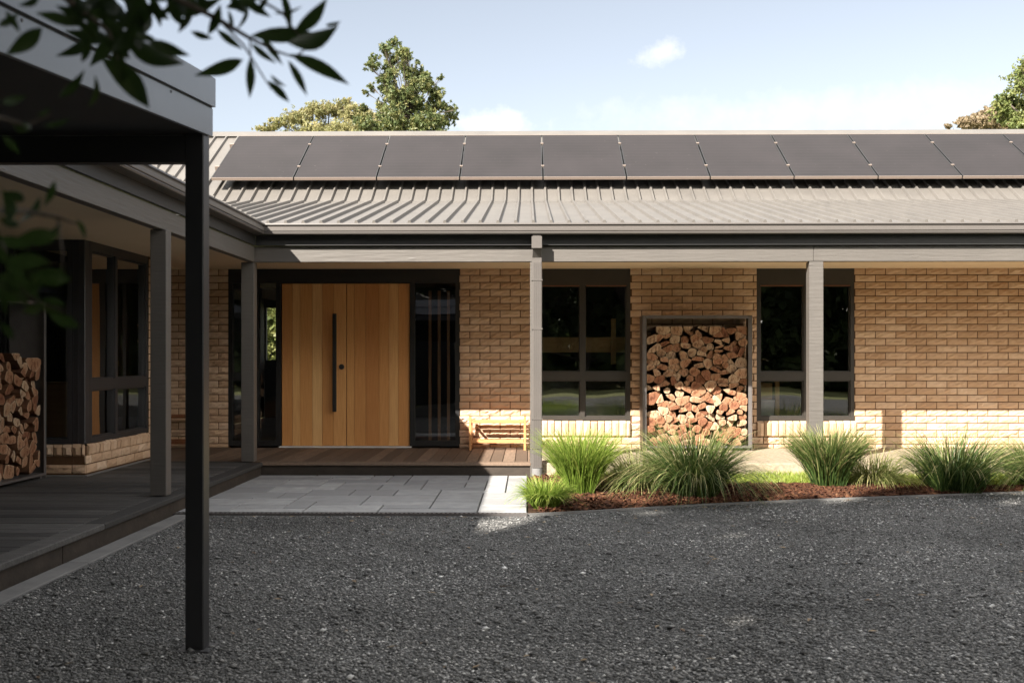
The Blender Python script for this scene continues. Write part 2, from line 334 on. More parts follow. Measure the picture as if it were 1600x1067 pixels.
M['leaf_rust'] = leafy('rusty_gum_leaf', [(.16,.13,.08),(.26,.20,.12),(.36,.28,.20)], .3)
M['leaf_bright'] = leafy('poplar_leaf', [(.09,.13,.045),(.17,.20,.065),(.27,.27,.10)], .3)
M['leaf_shade'] = leafy('garden_tree_leaf', [(.03,.05,.018),(.055,.08,.026),(.09,.12,.04)], .25)

# ------------------------------------------------------------------ ground, driveway, paving
def sheet(name, pts, z, m, **kw):
    b = MB(); b.add([(x, y, z) for x, y in pts], [tuple(range(len(pts)))]); o = b.build(name, m)
    o['kind'] = 'structure'; return o
sheet('ground', [(-400,-400),(400,-400),(400,600),(-400,600)], -.03, M['ground'])
KERB = [(0.0, 8.46), (.55, 8.66), (1.47, 9.06), (2.2, 9.30), (2.93, 9.52), (4.51, 9.96), (6.5, 10.35), (12, 10.9)]
sheet('driveway', [(-2.62,-9),(-2.62,8.42),(0,8.42)]+KERB[1:]+[(14,10.9),(14,-9)], 0.0, M['gravel'])
sheet('garden_bed', [(0.0,8.5)]+KERB[1:]+[(12,11.19),(.15,11.19),(0.0,11.19)], .006, M['soil'])
b = MB()
for (x0, y0), (x1, y1) in zip(KERB[:-1], KERB[1:]):
    d = Vector((x1-x0, y1-y0, 0)).normalized(); nn = Vector((-d.y, d.x, 0))*.011
    vs = [(x0-nn.x,y0-nn.y,-.02),(x1-nn.x,y1-nn.y,-.02),(x1+nn.x,y1+nn.y,-.02),(x0+nn.x,y0+nn.y,-.02),
          (x0-nn.x,y0-nn.y,.016),(x1-nn.x,y1-nn.y,.016),(x1+nn.x,y1+nn.y,.016),(x0+nn.x,y0+nn.y,.016)]
    b.add(vs, [(3,2,1,0),(4,5,6,7),(0,1,5,4),(1,2,6,5),(2,3,7,6),(3,0,4,7)])
o = b.build('kerb', M['concrete']); o['kind'] = 'structure'
# strip of concrete edging beside the left deck
b = MB(); y = -2.0
while y < 8.4:
    y1 = min(8.4, y+1.2); b.bbox(-2.735, -2.60, y, y1-.006, -.05, .012, .004); y = y1
o = b.build('edging_strip', M['concrete']); o['kind'] = 'structure'

# pavers: a random ashlar pattern on a mortar bed
px0, px1, py0, py1 = -2.76, -.005, 8.50, 11.19
sheet('paving_bed', [(px0,py0-.005),(px1,py0-.005),(px1,py1),(px0,py1)], .004, M['joint'])
b = MB(); u = .2; nx = int((px1-px0)/u+.5); ny = int((py1-py0)/u+.5); ux = (px1-px0)/nx; uy = (py1-py0)/ny
used = set(); r2 = random.Random(4)
for j in range(ny):
    for i in range(nx):
        if (i, j) in used: continue
        for (a, c) in r2.sample([(3,2),(2,2),(3,1),(2,1),(3,1),(2,2),(4,1)], 7)+[(1,2),(2,1),(1,1)]:
            cells = [(i+p, j+q) for p in range(a) for q in range(c)]
            if all(x < nx and y < ny and (x, y) not in used for x, y in cells): break
        used.update(cells)
        b.bbox(px0+i*ux+.006, px0+(i+a)*ux-.006, py0+j*uy+.006, py0+(j+c)*uy-.006, .0, .02+r2.uniform(-.0015,.0015), .004, tone=r2.random())
o = b.build('paving', M['paver']); o['kind'] = 'structure'
# slotted drain
b = MB()
b.box(px0, px1, 8.425, 8.435, -.02, .018); b.box(px0, px1, 8.485, 8.495, -.02, .018); b.box(px0, px1, 8.435, 8.485, -.05, -.045)
x = px0+.004
while x < px1-.01: b.box(x, x+.018, 8.435, 8.485, .002, .016); x += .036
tag(b.build('drain_grate', M['steel']), 'narrow slotted metal drain along the front edge of the pale paving', 'drain')

# loose gravel stones
def stones(n, seed):
    g = np.random.default_rng(seed)
    Y = 3.3+(g.random(n*2)**1.25)*7.0
    X = (g.random(n*2)*1.12-.56)*(Y*.94)+Y*.0147
    lim = np.interp(X, [k[0] for k in KERB], [k[1] for k in KERB])
    lim = np.where(X < 0, 8.41, lim)-.03
    ok = (X > -2.58) & (Y < lim); X, Y = X[ok][:n], Y[ok][:n]; n = len(X)
    s = .0038+.0052*g.random(n)**2; big = g.random(n) < .014; s = np.where(big, s*2.3, s)
    pt = .5+.5*np.sin(X*1.3+1.1*np.sin(Y*1.7)+.6*np.sin(X*3.1+Y*2.3))*np.sin(Y*1.9+1.3*np.sin(X*.9)+.5*np.sin(X*4.3-Y*1.1)); tr = np.exp(-((X-.4*Y+.9)/.28)**2)+np.exp(-((X-.4*Y-.75)/.28)**2)
    base = np.array([(1,0,0),(.2,1,0),(-1,.1,0),(-.1,-1,0),(.1,.05,1),(0,0,-.7)], float)
    Vv = base[None]*(1+.35*(g.random((n,6,3))-.5)); Vv[:,:,2] *= .55
    a = g.random(n)*6.283; ca, sa = np.cos(a), np.sin(a); el = 1+.5*g.random(n)
    x_ = Vv[:,:,0]*el[:,None]; y_ = Vv[:,:,1]
    tilt = (g.random(n)-.5)*1.0
    z_ = Vv[:,:,2]+x_*tilt[:,None]*.5
    W = np.stack([(x_*ca[:,None]-y_*sa[:,None])*s[:,None]+X[:,None], (x_*sa[:,None]+y_*ca[:,None])*s[:,None]+Y[:,None], z_*s[:,None]+s[:,None]*.35+.0005], -1)
    tri = np.array([(0,1,4),(1,2,4),(2,3,4),(3,0,4),(1,0,5),(2,1,5),(3,2,5),(0,3,5)])
    Q = (tri[None]+(np.arange(n)*6)[:,None,None]).reshape(-1,3)
    t = np.clip(g.beta(1.6, 2.6, n)*(.62+.55*pt)-.10*tr+(g.random(n) < .03)*.5, 0, 1); s = s*(1-.25*np.clip(tr,0,1))
    o = np_mesh('loose_gravel', W.reshape(-1,3), Q, np.repeat(t, 6), M['stone'])
    tag(o, 'loose grey crushed gravel spread over the driveway', 'gravel', kind='stuff')
stones(150000, 3)
# bits of bark lying on the gravel
for i, (x, y, ln, a) in enumerate([(-1.35, 5.55, .13, .5), (-.15, 5.75, .06, .1), (1.05, 6.4, .1, 1.2)]):
    b = MB(); p0 = Vector((x, y, .014)); d = Vector((math.cos(a), math.sin(a), .02))
    for k in range(4): b.tube(p0+d*ln*k/4, p0+d*ln*(k+1)/4+Vector((0,0,.002*(k-1))), .005-.0008*k, .005-.0008*(k+1), 6)
    tag(b.build('twig', M['concrete'] if i == 0 else M['bark']), ['pale curved twig lying on the gravel to the right of the near steel post', 'short stub of bark in the middle of the gravel drive', 'thin dry stick lying on the gravel below the small green tuft'][i], 'twig')

def litter(n, seed):
    g = np.random.default_rng(seed); X = -2.4+g.random(n)*8.2
    lim = np.where(X < 0, 8.40, np.interp(X, [k[0] for k in KERB], [k[1] for k in KERB])); Y = lim-.06-(g.random(n)**2.2)*4.5
    a = g.random(n)*6.28; L_ = .012+.020*g.random(n); W_ = L_*.33; c, s_ = np.cos(a), np.sin(a); V = []
    for (u, v, h) in ((-1,0,.2),(0,1,.6),(1,0,.1),(0,-1,.4)): V.append(np.stack([X+u*c*L_-v*s_*W_, Y+u*s_*L_+v*c*W_, .009+h*.012*g.random(n)], -1))
    tag(np_mesh('leaf_litter', np.stack(V,1).reshape(-1,3), np.arange(n*4).reshape(-1,4), np.repeat(g.random(n),4), M['dry_leaf']), 'dry fallen leaves scattered on the gravel near the edging', 'leaf litter', kind='stuff')
M['dry_leaf'] = mat('dry_leaf', (.2,.13,.07), .8, tone=[(.10,.06,.035),(.20,.14,.08),(.32,.25,.16)])
litter(260, 4)
# ------------------------------------------------------------------ brickwork
BH, BL = .0844, .2431
def brick_face(b, o, du, dn, u0, u1, z0, z1, r, rough=1.0):
    """one rock-faced brick on a wall plane: origin o, along du, outward dn"""
    nu = max(2, int((u1-u0)/.035)); nz = 3
    vs = []
    k = r.uniform(.6, 1.25)*rough; ph = r.uniform(0, 9); tilt = r.uniform(-.006, .006)
    for j in range(nz+1):
        for i in range(nu+1):
            u = u0+(u1-u0)*i/nu; z = z0+(z1-z0)*j/nz
            edge = i in (0, nu) or j in (0, nz)
            dpt = .006+r.uniform(0, .0035) if edge else .010+k*(.006+.006*math.sin(ph+i*1.7+j*2.3)+r.uniform(-.003,.004))+tilt*(j-1.5)
            p = o+du*u+dn*dpt; vs.append((p.x, p.y, z+(0 if edge else r.uniform(-.004,.004))))
    fs = []
    W_ = nu+1
    for j in range(nz):
        for i in range(nu): fs.append((j*W_+i, j*W_+i+1, (j+1)*W_+i+1, (j+1)*W_+i))
    ring = [i for i in range(nu+1)]+[j*W_+nu for j in range(1, nz+1)]+[nz*W_+i for i in range(nu-1, -1, -1)]+[j*W_ for j in range(nz-1, 0, -1)]
    nb = len(vs)
    for i in ring:
        u_ = vs[i]; vs.append((u_[0]-dn.x*.014, u_[1]-dn.y*.014, u_[2]))
    for a in range(len(ring)):
        c = (a+1) % len(ring); fs.append((ring[a], nb+a, nb+c, ring[c]))
    # wind faces outwards
    if (du.cross(Vector((0,0,1)))).dot(dn) < 0: fs = [tuple(reversed(f)) for f in fs]
    b.add(vs, fs, r.random())
def brick_wall(b, o, du, dn, u0, u1, z0, z1, openings, phase, seed, ztop=2.306):
    r = random.Random(seed); k = 0
    while True:
        zt = ztop-k*BH-.002; zb = zt-BH+.010
        if zt <= z0+.02: break
        zb = max(zb, z0)
        if zt > z1: k += 1; continue
        # free intervals of this course
        iv = [(u0, u1)]
        for (a, c, lo, hi) in openings:
            if hi > (zb+zt)/2 > lo:
                iv = [q for (s, e) in iv for q in ((s, min(e, a)), (max(s, c), e)) if q[1]-q[0] > .02]
        off = phase+(0 if k % 2 == 0 else BL/2)
        for (s, e) in iv:
            n = math.floor((s-off)/BL); u = off+n*BL
            while u < e:
                a = max(s, u+.005); c = min(e, u+BL-.005)
                if c-a > .015: brick_face(b, o, du, dn, a, c, zb, zt, r)
                u += BL
        k += 1
def sill_bricks(b, o, du, dn, u0, u1, z0, z1, seed, out=.03):
    """row of bricks on edge, tops leaning outward"""
    r = random.Random(seed); u = u0
    while u < u1-.02:
        e = min(u1, u+.086)
        a, c = u+.005, e-.005; j = r.uniform(-.006, .006); t = r.random(); dz = r.uniform(-.004, .004)
        P = lambda uu, dd, zz: (o+du*uu+dn*dd)+Vector((0,0,zz))
        q = [P(a,0,z0), P(c,0,z0), P(c,out+j,z0+.012), P(a,out+j,z0+.012), P(a,out+j+.006,z1-.022), P(c,out+j+.006,z1-.022), P(c,-.0,z1+dz), P(a,-.0,z1+dz),
             P((a+c)/2,out+j+.014,z0+.02), P((a+c)/2,out+j+.018,z1-.03)]
        fs = [(0,1,2,3),(3,2,8),(3,8,9,4),(8,2,5,9),(4,9,5),(4,5,6,7),(0,3,4,7),(1,6,5,2)]
        if (du.cross(Vector((0,0,1)))).dot(dn) < 0: fs = [tuple(reversed(f)) for f in fs]
        b.add(q, fs, t); u = e

house = thing('brick_house', 'single storey tan brick house with grey metal roof and a timber double door', 'house', (0, 13.1, 0))
WY = 13.1
X_, Yv = Vector((1,0,0)), Vector((0,1,0))
ops = [(-3.62, -.825, 0, 3), (.06, 1.231, .478, 3), (2.742, 3.912, .478, 3), (.06, 1.231, .286, .478), (2.742, 3.93, .286, .478)]
b = MB(); brick_wall(b, Vector((0,WY,0)), X_, -Yv, -4.72, 12.0, .15, 2.31, ops, 4.04, 11)
b.build('brick_facing', M['brick'], house)
b = MB()
for (x0, x1, z0, z1) in ((-4.72,-3.62,.0,2.5), (-.825,.06,.0,2.5), (.06,1.231,.0,.47), (1.231,2.742,.0,2.5), (2.742,3.912,.0,.47), (3.912,12,.0,2.5), (-3.62,-.825,2.31,2.5), (.06,1.231,2.31,2.5),(2.742,3.912,2.31,2.5)):
    b.box(x0, x1, WY+.001, WY+.11, z0, z1)
b.build('wall', M['mortar'], house)
b = MB(); sill_bricks(b, Vector((0,WY,0)), X_, -Yv, .06, 1.231, .288, .476, 5); b.build('window_sill', M['brick'], house)
b = MB(); sill_bricks(b, Vector((0,WY,0)), X_, -Yv, 2.742, 3.93, .288, .476, 6); b.build('window_sill', M['brick'], house)

# wing wall and projecting bay on the left
wing = thing('left_wing', 'shaded wing of the house on the left with a brick based bay window', 'house wing', (-4.6, 9, 0))
BX, BY = -4.03, 9.85
b = MB()
brick_wall(b, Vector((BX,0,0)), Yv, X_, BY+.0, 11.63, .165, 2.31, [(BY-.1, 11.5, .33, 3)], BY, 21, ztop=.335+23*BH+.004)
sill_bricks(b, Vector((BX,0,0)), Yv, X_, BY+.03, 11.50, .332, .44, 7, .02)
b.build('brick_facing', M['brick'], wing)
b = MB()
brick_wall(b, Vector((0,BY,0)), X_, -Yv, -4.75, BX, .165, .335, [], BX, 22, ztop=.335+.004)
sill_bricks(b, Vector((0,BY,0)), X_, -Yv, -4.75, BX-.0, .332, .44, 8, .02)
b.build('brick_facing', M['brick'], wing)
b = MB()
b.box(BX-.11, BX-.001, BY+.001, 11.5, 0, .42); b.box(BX-.11, BX-.001, 11.5, 11.62, 0, 2.5); b.box(-4.75, BX-.111, BY+.001, BY+.11, 0, .42)
b.box(-4.86, BX-.111, 11.51, 11.62, 0, 2.5); b.box(-4.83, -4.75, 0.5, BY, 0, .42); b.box(-4.83,-4.73, 11.62, 13.1, 0, 2.5)
b.build('wall', M['mortar'], wing)
b = MB(); b.box(BX-.01, BX+.022, BY-.022, 11.63, .150, .162); b.box(-4.75, BX-.011, BY-.022, BY+.01, .150, .162); b.build('base_flashing', M['concrete'], wing)

# windows
def window(parent, axis, o, u0, u1, z0, z1, mull, trans, fm, head=0.0, sgn=-1, fw=.045, offset=0):
    """framed window in a wall; axis 'x' faces -Y, axis 'y' faces +X"""
    def bx(b, a, c, d0, d1, lo, hi):
        if axis == 'x': b.box(a, c, o+d0, o+d1, lo, hi)
        else: b.box(o-d1, o-d0, a, c, lo, hi)
    f = MB()
    bx(f, u0, u0+fw, 0, .1, z0, z1); bx(f, u1-fw, u1, 0, .1, z0, z1)
    bx(f, u0+fw, u1-fw, 0, .1, z0, z0+.045); bx(f, u0+fw, u1-fw, 0, .1, z1-max(.05, head), z1)
    for m in mull: bx(f, m-.028, m+.028, .002, .098, z0+.045, z1-max(.05, head))
    zs = [z0+.045]+([trans-.05, trans+.05] if trans else [])+[z1-max(.05, head)]
    us = [u0+fw]+[q for m in mull for q in (m-.028, m+.028)]+[u1-fw]
    for i in range(0, len(us), 2):
        if trans: bx(f, us[i], us[i+1], .002, .098, trans-.05, trans+.05)
        for j in range(0, len(zs), 2):                     # sash rims
            a, c, lo, hi = us[i], us[i+1], zs[j], zs[j+1]
            s = .014
            bx(f, a, a+s, .022, .07, lo, hi); bx(f, c-s, c, .022, .07, lo, hi)
            bx(f, a+s, c-s, .022, .07, lo, lo+s); bx(f, a+s, c-s, .022, .07, hi-s, hi)
    win = f.build('window', fm, parent)
    for i in range(0, len(us), 2):
        for j in range(0, len(zs), 2):
            g = MB(); a, c, lo, hi = us[i]+.014, us[i+1]-.014, zs[j]+.014, zs[j+1]-.014
            if axis == 'x': g.add([(a,o+.045,lo),(c,o+.045,lo),(c,o+.045,hi),(a,o+.045,hi)], [(0,1,2,3)])
            else: g.add([(o-.045,a,lo),(o-.045,c,lo),(o-.045,c,hi),(o-.045,a,hi)], [(0,1,2,3)])
            p = g.build('pane', M['glass'], win)
            p.parent = win; p.matrix_parent_inverse = Matrix.Identity(4)
            p.matrix_parent_inverse = Matrix.Identity(4)
    return win
def fixsub(o, parent):
    """sub-part of a part whose mesh is in world coordinates"""
    o.parent = parent; o.matrix_parent_inverse = Matrix.Identity(4); return o
w1 = window(house, 'x', WY+.0, .06, 1.231, .480, 2.303, [.655], 1.013, M['frame'], head=.20)
w2 = window(house, 'x', WY+.0, 2.742, 3.912, .480, 2.303, [3.335], 1.013, M['frame'], head=.20)
for x0, x1 in ((.10,.62),(.70,1.18),(2.79,3.30),(3.38,3.86)):
    b = MB(); b.box(x0, x1, WY-.006, WY+.0, 2.092, 2.103); b.build('blind_rail', M['bench_dark'], house)
wA = window(wing, 'y', BX-.005, BY+.12, 11.5, .442, 2.303, [10.62], .98, M['greyframe'], head=.08)
wB = window(wing, 'x', BY+.005, -4.74, BX-.12, .442, 2.303, [], None, M['greyframe'], head=.08)
b = MB(); b.bbox(BX-.12, BX-.006, BY+.006, BY+.12, .442, 2.303, .006); b.box(BX-.075,BX-.067,BY+.0,BY+.006,.442,2.303); b.build('corner_post', M['greyframe'], wing)
wC = window(wing, 'y', -4.75, 1.0, BY-.0, .42, 2.303, [3.2, 5.4, 7.6], None, M['black'], head=.08)

# front doors in their black surround
b = MB()
D0, D1 = -2.976, -1.427
b.box(-3.62, -.825, WY-.012, WY+.09, 2.134, 2.303)
for x0, x1 in ((-3.62,-3.57),(-3.045,-2.981),(-1.422,-1.365),(-.875,-.825)): b.box(x0, x1, WY-.010, WY+.09, .17, 2.134)
b.box(-3.57, -3.045, WY-.008, WY+.09, .17, .235); b.box(-1.365, -.875, WY-.008, WY+.09, .17, .235)
b.box(-3.30,-3.255,WY-.008,WY+.09,.235,2.134)
surround = b.build('door_frame', M['black'], house)
b = MB(); b.bbox(-3.0, -1.405, WY-.05, WY+.03, .152, .168, .003); b.build('threshold', M['white'], house)
mid = -2.193; r3 = random.Random(12)
for side, (a, c) in enumerate(((D0, mid-.003), (mid+.003, D1))):
    b = MB(); edges = [a]
    ws = [.13,.09,.15,.12,.14,.153] if side == 0 else [.09,.14,.16,.12,.11,.14]
    k = (c-a)/sum(ws)
    tones = [.25,.75,.45,.95,.3,.6] if side == 0 else [.55,.3,.1,.45,.85,.35]
    for wv, t in zip(ws, tones):
        e = edges[-1]+wv*k; b.bbox(edges[-1]+.0012, e-.0012, WY+.012, WY+.06, .172, 2.130, .003, tone=t); edges.append(e)
    d = b.build('door', M['cedar'], house)
    if side == 0:
        h = MB(); h.bbox(-2.348, -2.302, WY-.075, WY-.045, .585, 1.764, .004)
        for z in (.70, 1.17, 1.65): h.tube((-2.325, WY-.046, z), (-2.325, WY+.014, z), .012, n=10)
        fixsub(h.build('pull_handle', M['black']), d)
        h = MB(); h.tube((-2.25, WY-.006, 1.125), (-2.25, WY+.014, 1.125), .032, n=20); h.tube((-2.25, WY-.012, 1.125), (-2.25, WY-.006, 1.125), .02, n=16)
        fixsub(h.build('lock', M['dark_steel']), d)
for (x0, x1) in ((-3.57,-3.30),(-3.255,-3.045),(-1.365,-.875)):
    b = MB(); b.add([(x0,WY+.035,.235),(x1,WY+.035,.235),(x1,WY+.035,2.134),(x0,WY+.035,2.134)], [(0,1,2,3)])
    b.build('sidelight', M['glass'], house)
for x0 in (-1.21, -1.098, -.985):
    b = MB(); b.box(x0, x0+.034, WY+.12, WY+.17, .16, 2.05); b.build('timber_slat', M['slat'], house)

# room behind the facade (with a garden window opposite the left sidelight)
b = MB()
b.box(-4.85, 12, 13.25, 20.0, .10, .15); b.box(-4.85, 12, 13.25, 20.0, 2.52, 2.56)
b.box(-4.95, -4.86, 13.25, 20.0, .15, 2.5)
gx0, gx1, gz0, gz1 = -4.83, -4.55, 1.20, 2.17
b.box(-4.95, gx0, 20.0, 20.1, .15, 2.55); b.box(gx1, 12, 20.0, 20.1, .15, 2.55); b.box(gx0, gx1, 20.0, 20.1, .15, gz0); b.box(gx0, gx1, 20.0, 20.1, gz1, 2.55)
b.box(-.5, -.42, 13.3, 19.9, .15, 2.5); b.box(1.9, 1.98, 13.3, 19.9, .15, 2.5); b.box(5.2, 5.28, 13.3, 19.9, .15, 2.5); b.box(-.4, 1.9, 17, 17.08, .15, 2.5)
b.box(2.0, 5.2, 17, 17.08, .15, 2.5)
b.build('inside_room', M['room'], house)
b = MB(); b.box(-7.6, -4.86, .5, 13.2, .10, .15); b.box(-7.6, -4.86, .5, 13.2, 2.4, 2.44); b.box(-7.7, -7.6, .5, 13.2, .15, 2.4); b.box(-7.6,-4.96,13.2,13.25,.15,2.44); b.box(-7.6,-4.86,.4,.5,.15,2.44)
b.box(-4.86, BX-.12, BY+.12, 11.5, .10, .15); b.build('inside_room', M['room'], wing)
# things seen through the glass
s = thing('sofa', 'pale cloth sofa seen through the lower panes of the window beside the downpipe', 'sofa', (.65, 14.1, .15))
b = MB(); b.bbox(-.1, 1.5, 13.75, 14.5, .30, .62, .05); b.build('seat', M['fabric'], s, True)
b = MB(); b.bbox(-.1, 1.5, 14.52, 14.72, .30, .92, .05); b.build('backrest', M['fabric'], s, True)
b = MB(); b.bbox(1.52, 1.7, 13.75, 14.7, .15, .80, .05); b.build('armrest', M['fabric'], s, True)
for x in (0, 1.4):
    b = MB(); b.box(x, x+.05, 13.8, 13.85, .15, .30); b.build('leg', M['black'], s)
s = thing('wall_shelf', 'long pale timber shelf rail inside the window beside the downpipe', 'shelf', (.7, 13.6, 1.3))
b = MB(); b.bbox(-.1, 1.6, 13.55, 13.60, 1.30, 1.49, .004); b.build('rail', M['lacquer'], s)
b = MB(); b.bbox(1.03, 1.09, 13.50, 13.548, 1.15, 1.72, .004); b.build('upright', M['lacquer'], s)
s = thing('cabinet', 'honey timber cabinet inside the window behind the wide verandah post', 'cabinet', (3.0, 13.6, .15))
b = MB(); b.bbox(2.7, 3.02, 13.5, 13.9, .15, .92, .004); b.build('carcass', M['lacquer'], s)
b = MB(); b.bbox(3.05, 3.10, 13.46, 13.5, .15, .98, .003); b.build('upright', M['lacquer'], s)
b = MB(); b.bbox(2.72, 3.0, 13.475, 13.497, .52, .56, .004); b.build('drawer_pull', M['black'], s)
s = thing('basin', 'white rounded tub on the floor below the honey timber cabinet front', 'tub', (2.9, 13.38, .15))
b = MB(); b.tube((2.9, 13.38, .15), (2.9, 13.38, .70), .09, .12, 20); b.build('bowl', M['fabric'], s, False)
b = MB(); b.tube((2.9, 13.38, .70), (2.9, 13.38, .72), .125, .125, 20); b.build('rim', M['white'], s)
s = thing('side_cabinet', 'orange timber cabinet end inside the dark bay window', 'cabinet', (-4.4, 10.3, .15))
b = MB(); b.bbox(-4.55, -4.2, 10.12, 10.32, .16, .98, .004); b.build('carcass', M['lacquer'], s)
b = MB(); b.bbox(-4.56, -4.19, 10.11, 10.33, .982, 1.0, .002); b.build('top', M['lacquer'], s)

# ------------------------------------------------------------------ verandah
GP = [(0,2.592),(.105,2.600),(.118,2.596),(.121,2.582),(.104,2.572),(.102,2.556),(.117,2.550),(.120,2.546),(.120,2.520),(.117,2.516),(.108,2.512),(.117,2.507),(.119,2.503),(.112,2.488),(0,2.488)]
def gutter_front():
    b = MB(); n = len(GP)
    vs = [(-2.80+o, 11.15-o, z) for o, z in GP]+[(12, 11.15-o, z) for o, z in GP]
    b.add(vs, [(i, n+i, n+(i+1), i+1) for i in range(n-1)]); return b
def gutter_left():
    b = MB(); n = len(GP)
    vs = [(-2.80+o, -1, z) for o, z in GP]+[(-2.80+o, 11.15-o, z) for o, z in GP]
    b.add(vs, [(i, n+i, n+(i+1), i+1) for i in range(n-1)]); return b
g1 = gutter_front().build('gutter', M['metal_trim'], house)
gutter_left().build('gutter', M['metal_trim'], wing)
b = MB(); b.box(-2.80, 12, 11.152, 11.18, 2.384, 2.586); b.build('fascia', M['fascia'], house)
b = MB(); b.box(-2.83, -2.802, -1, 11.15, 2.384, 2.586); b.build('fascia', M['fascia'], wing)
b = MB(); b.bbox(-2.905, 2.926, 11.20, 11.285, 2.218, 2.376, .003); b.bbox(2.929, 12, 11.20, 11.285, 2.218, 2.376, .003); b.build('verandah_beam', M['trim'], house)
b = MB(); b.bbox(-2.905, -2.825, -1, 11.197, 2.218, 2.376, .003); b.build('verandah_beam', M['trim'], wing)
b = MB(); b.box(-4.85, 12, 11.286, 13.3, 2.304, 2.33); b.build('soffit', M['soffit'], house)
b = MB(); b.box(-4.86, -2.906, -1, 11.285, 2.304, 2.33); b.box(-4.85, -4.2, 11.29, 13.09, 2.298, 2.303); b.build('soffit', M['soffit'], wing)
for (x0, x1, zb) in ((-2.965,-2.832,.155), (.022,.145,.0), (2.887,3.031,.0)):
    b = MB(); b.bbox(x0, x1, 11.205, 11.205+(x1-x0)*.95, zb, 2.217, .004); p = b.build('verandah_post', M['trim'], house)
for yy in (8.38, 5.3):
    b = MB(); b.bbox(-2.925, -2.80, yy, yy+.12, .155, 2.217, .004); b.build('verandah_post', M['trim'], wing)
# rainhead and downpipe
b = MB(); b.bbox(.037, .143, 11.035, 11.135, 2.34, 2.462, .003); b.box(.05,.13,11.06,11.12,2.462,2.49); b.bbox(.040,.142,11.138,11.198,2.05,2.30,.003)
b.add([(.05,11.06,2.34),(.13,11.06,2.34),(.13,11.12,2.34),(.05,11.12,2.34),(.045,11.14,2.25),(.137,11.14,2.25),(.137,11.17,2.28),(.045,11.17,2.28)], [(0,1,5,4),(1,2,6,5),(2,3,7,6),(3,0,4,7)])
fixsub(b.build('rainhead', M['metal_trim']), g1)
b = MB(); b.bbox(.044, .143, 11.128, 11.195, .10, 2.22, .006)
for x in (.066,.084,.103,.121): b.box(x-.002, x+.002, 11.125, 11.128, .12, 2.20)
dp = b.build('downpipe', M['metal_trim'], house)
for z in (2.02, 1.52, .60, .30):
    b = MB(); b.box(.036, .151, 11.122, 11.2, z, z+.012); fixsub(b.build('bracket', M['metal_trim']), dp)
b = MB(); b.tube((.095,11.165,.0), (.095,11.165,.10), .055, .055, 18); fixsub(b.build('pipe_collar', M['concrete']), dp)

# ------------------------------------------------------------------ roof
RS = .1806
def zl(y): return 2.592+(y-11.04)*(3.316-2.592)/(14.55-11.04)
def zu(y): return 3.316+.608*(y-14.55)
def valley(x): return 11.06+max(0, -2.70-x)
b = MB()
b.add([(-2.72,11.06,zl(11.06)),(12.5,11.06,zl(11.06)),(12.5,14.55,zl(14.55)),(-6.2,14.55,zl(14.55))], [(0,1,2,3)])
b.add([(-6.2,14.55,3.316),(12.5,14.55,3.316),(12.5,16.84,zu(16.84)),(-8.5,16.84,zu(16.84))], [(0,1,2,3)])
b.add([(-8.5,16.84,zu(16.84)),(12.5,16.84,zu(16.84)),(12.5,20.4,2.6),(-8.5,20.4,2.6)], [(0,1,2,3)])
def rib(b, x, y0, z0, y1, z1, h=.032, wb=.021, wt=.010):
    dy, dz = y1-y0, z1-z0; ln = math.hypot(dy, dz); ny, nz = -dz/ln, dy/ln
    vs = []
    for (y, z) in ((y0, z0), (y1, z1)):
        for (dx, hh) in ((-wb, .0), (-wt, h), (wt, h), (wb, .0)): vs.append((x+dx, y+ny*hh, z+nz*hh))
    b.add(vs, [(0,1,5,4),(1,2,6,5),(2,3,7,6),(0,3,2,1),(4,5,6,7)])
k = -48
while True:
    x = .055+RS*k; k += 1
    if x > 12.4: break
    if x > -6.1: rib(b, x, valley(x), zl(valley(x)), 14.56, zl(14.56))
    ys = 14.53 if x > -6.1 else 14.55+(-6.1-x)
    if ys < 16.7: rib(b, x, ys, zu(ys)+.004, 16.82, zu(16.82))
    for kk in range(1):
        pass
roof = b.build('roof', M['roof'], house)
# flashing along the change of pitch, ridge cap, screws
b = MB(); k = -33
while .055+RS*k < 12:
    x = .055+RS*k; k += 1
    b.add([(x+.024,14.44,zl(14.44)+.006),(x+RS-.024,14.44,zl(14.44)+.006),(x+RS-.024,14.56,zu(14.56)+.010),(x+.024,14.56,zu(14.56)+.010),(x+.024,14.44,zl(14.44)),(x+RS-.024,14.44,zl(14.44))], [(0,1,2,3),(4,5,1,0)])
fixsub(b.build('flashing', M['roof']), roof)
b = MB()
zr = zu(16.84)
prof = [(16.68, zu(16.68)+.034),(16.69, zu(16.69)+.042),(16.81, zr+.030),(16.84, zr+.042),(16.88, zr+.030),(17.1, zr-.08)]
vs = [(-8.5,y,z) for y,z in prof]+[(12.5,y,z) for y,z in prof]; n = len(prof)
b.add(vs, [(i, n+i, n+i+1, i+1) for i in range(n-1)])
fixsub(b.build('ridge_cap', M['roof']), roof)
b = MB(); r4 = random.Random(3)
for x0 in np.arange(-5.9, 12, RS*2):
    for yy in (12.4, 13.5):
        x = x0+r4.uniform(-.01,.01)
        if valley(x) < yy-.1: b.tube((x, yy, zl(yy)), (x, yy-.002, zl(yy)+.010), .007, .007, 6)
fixsub(b.build('roof_screw', M['panel_edge'],), roof)
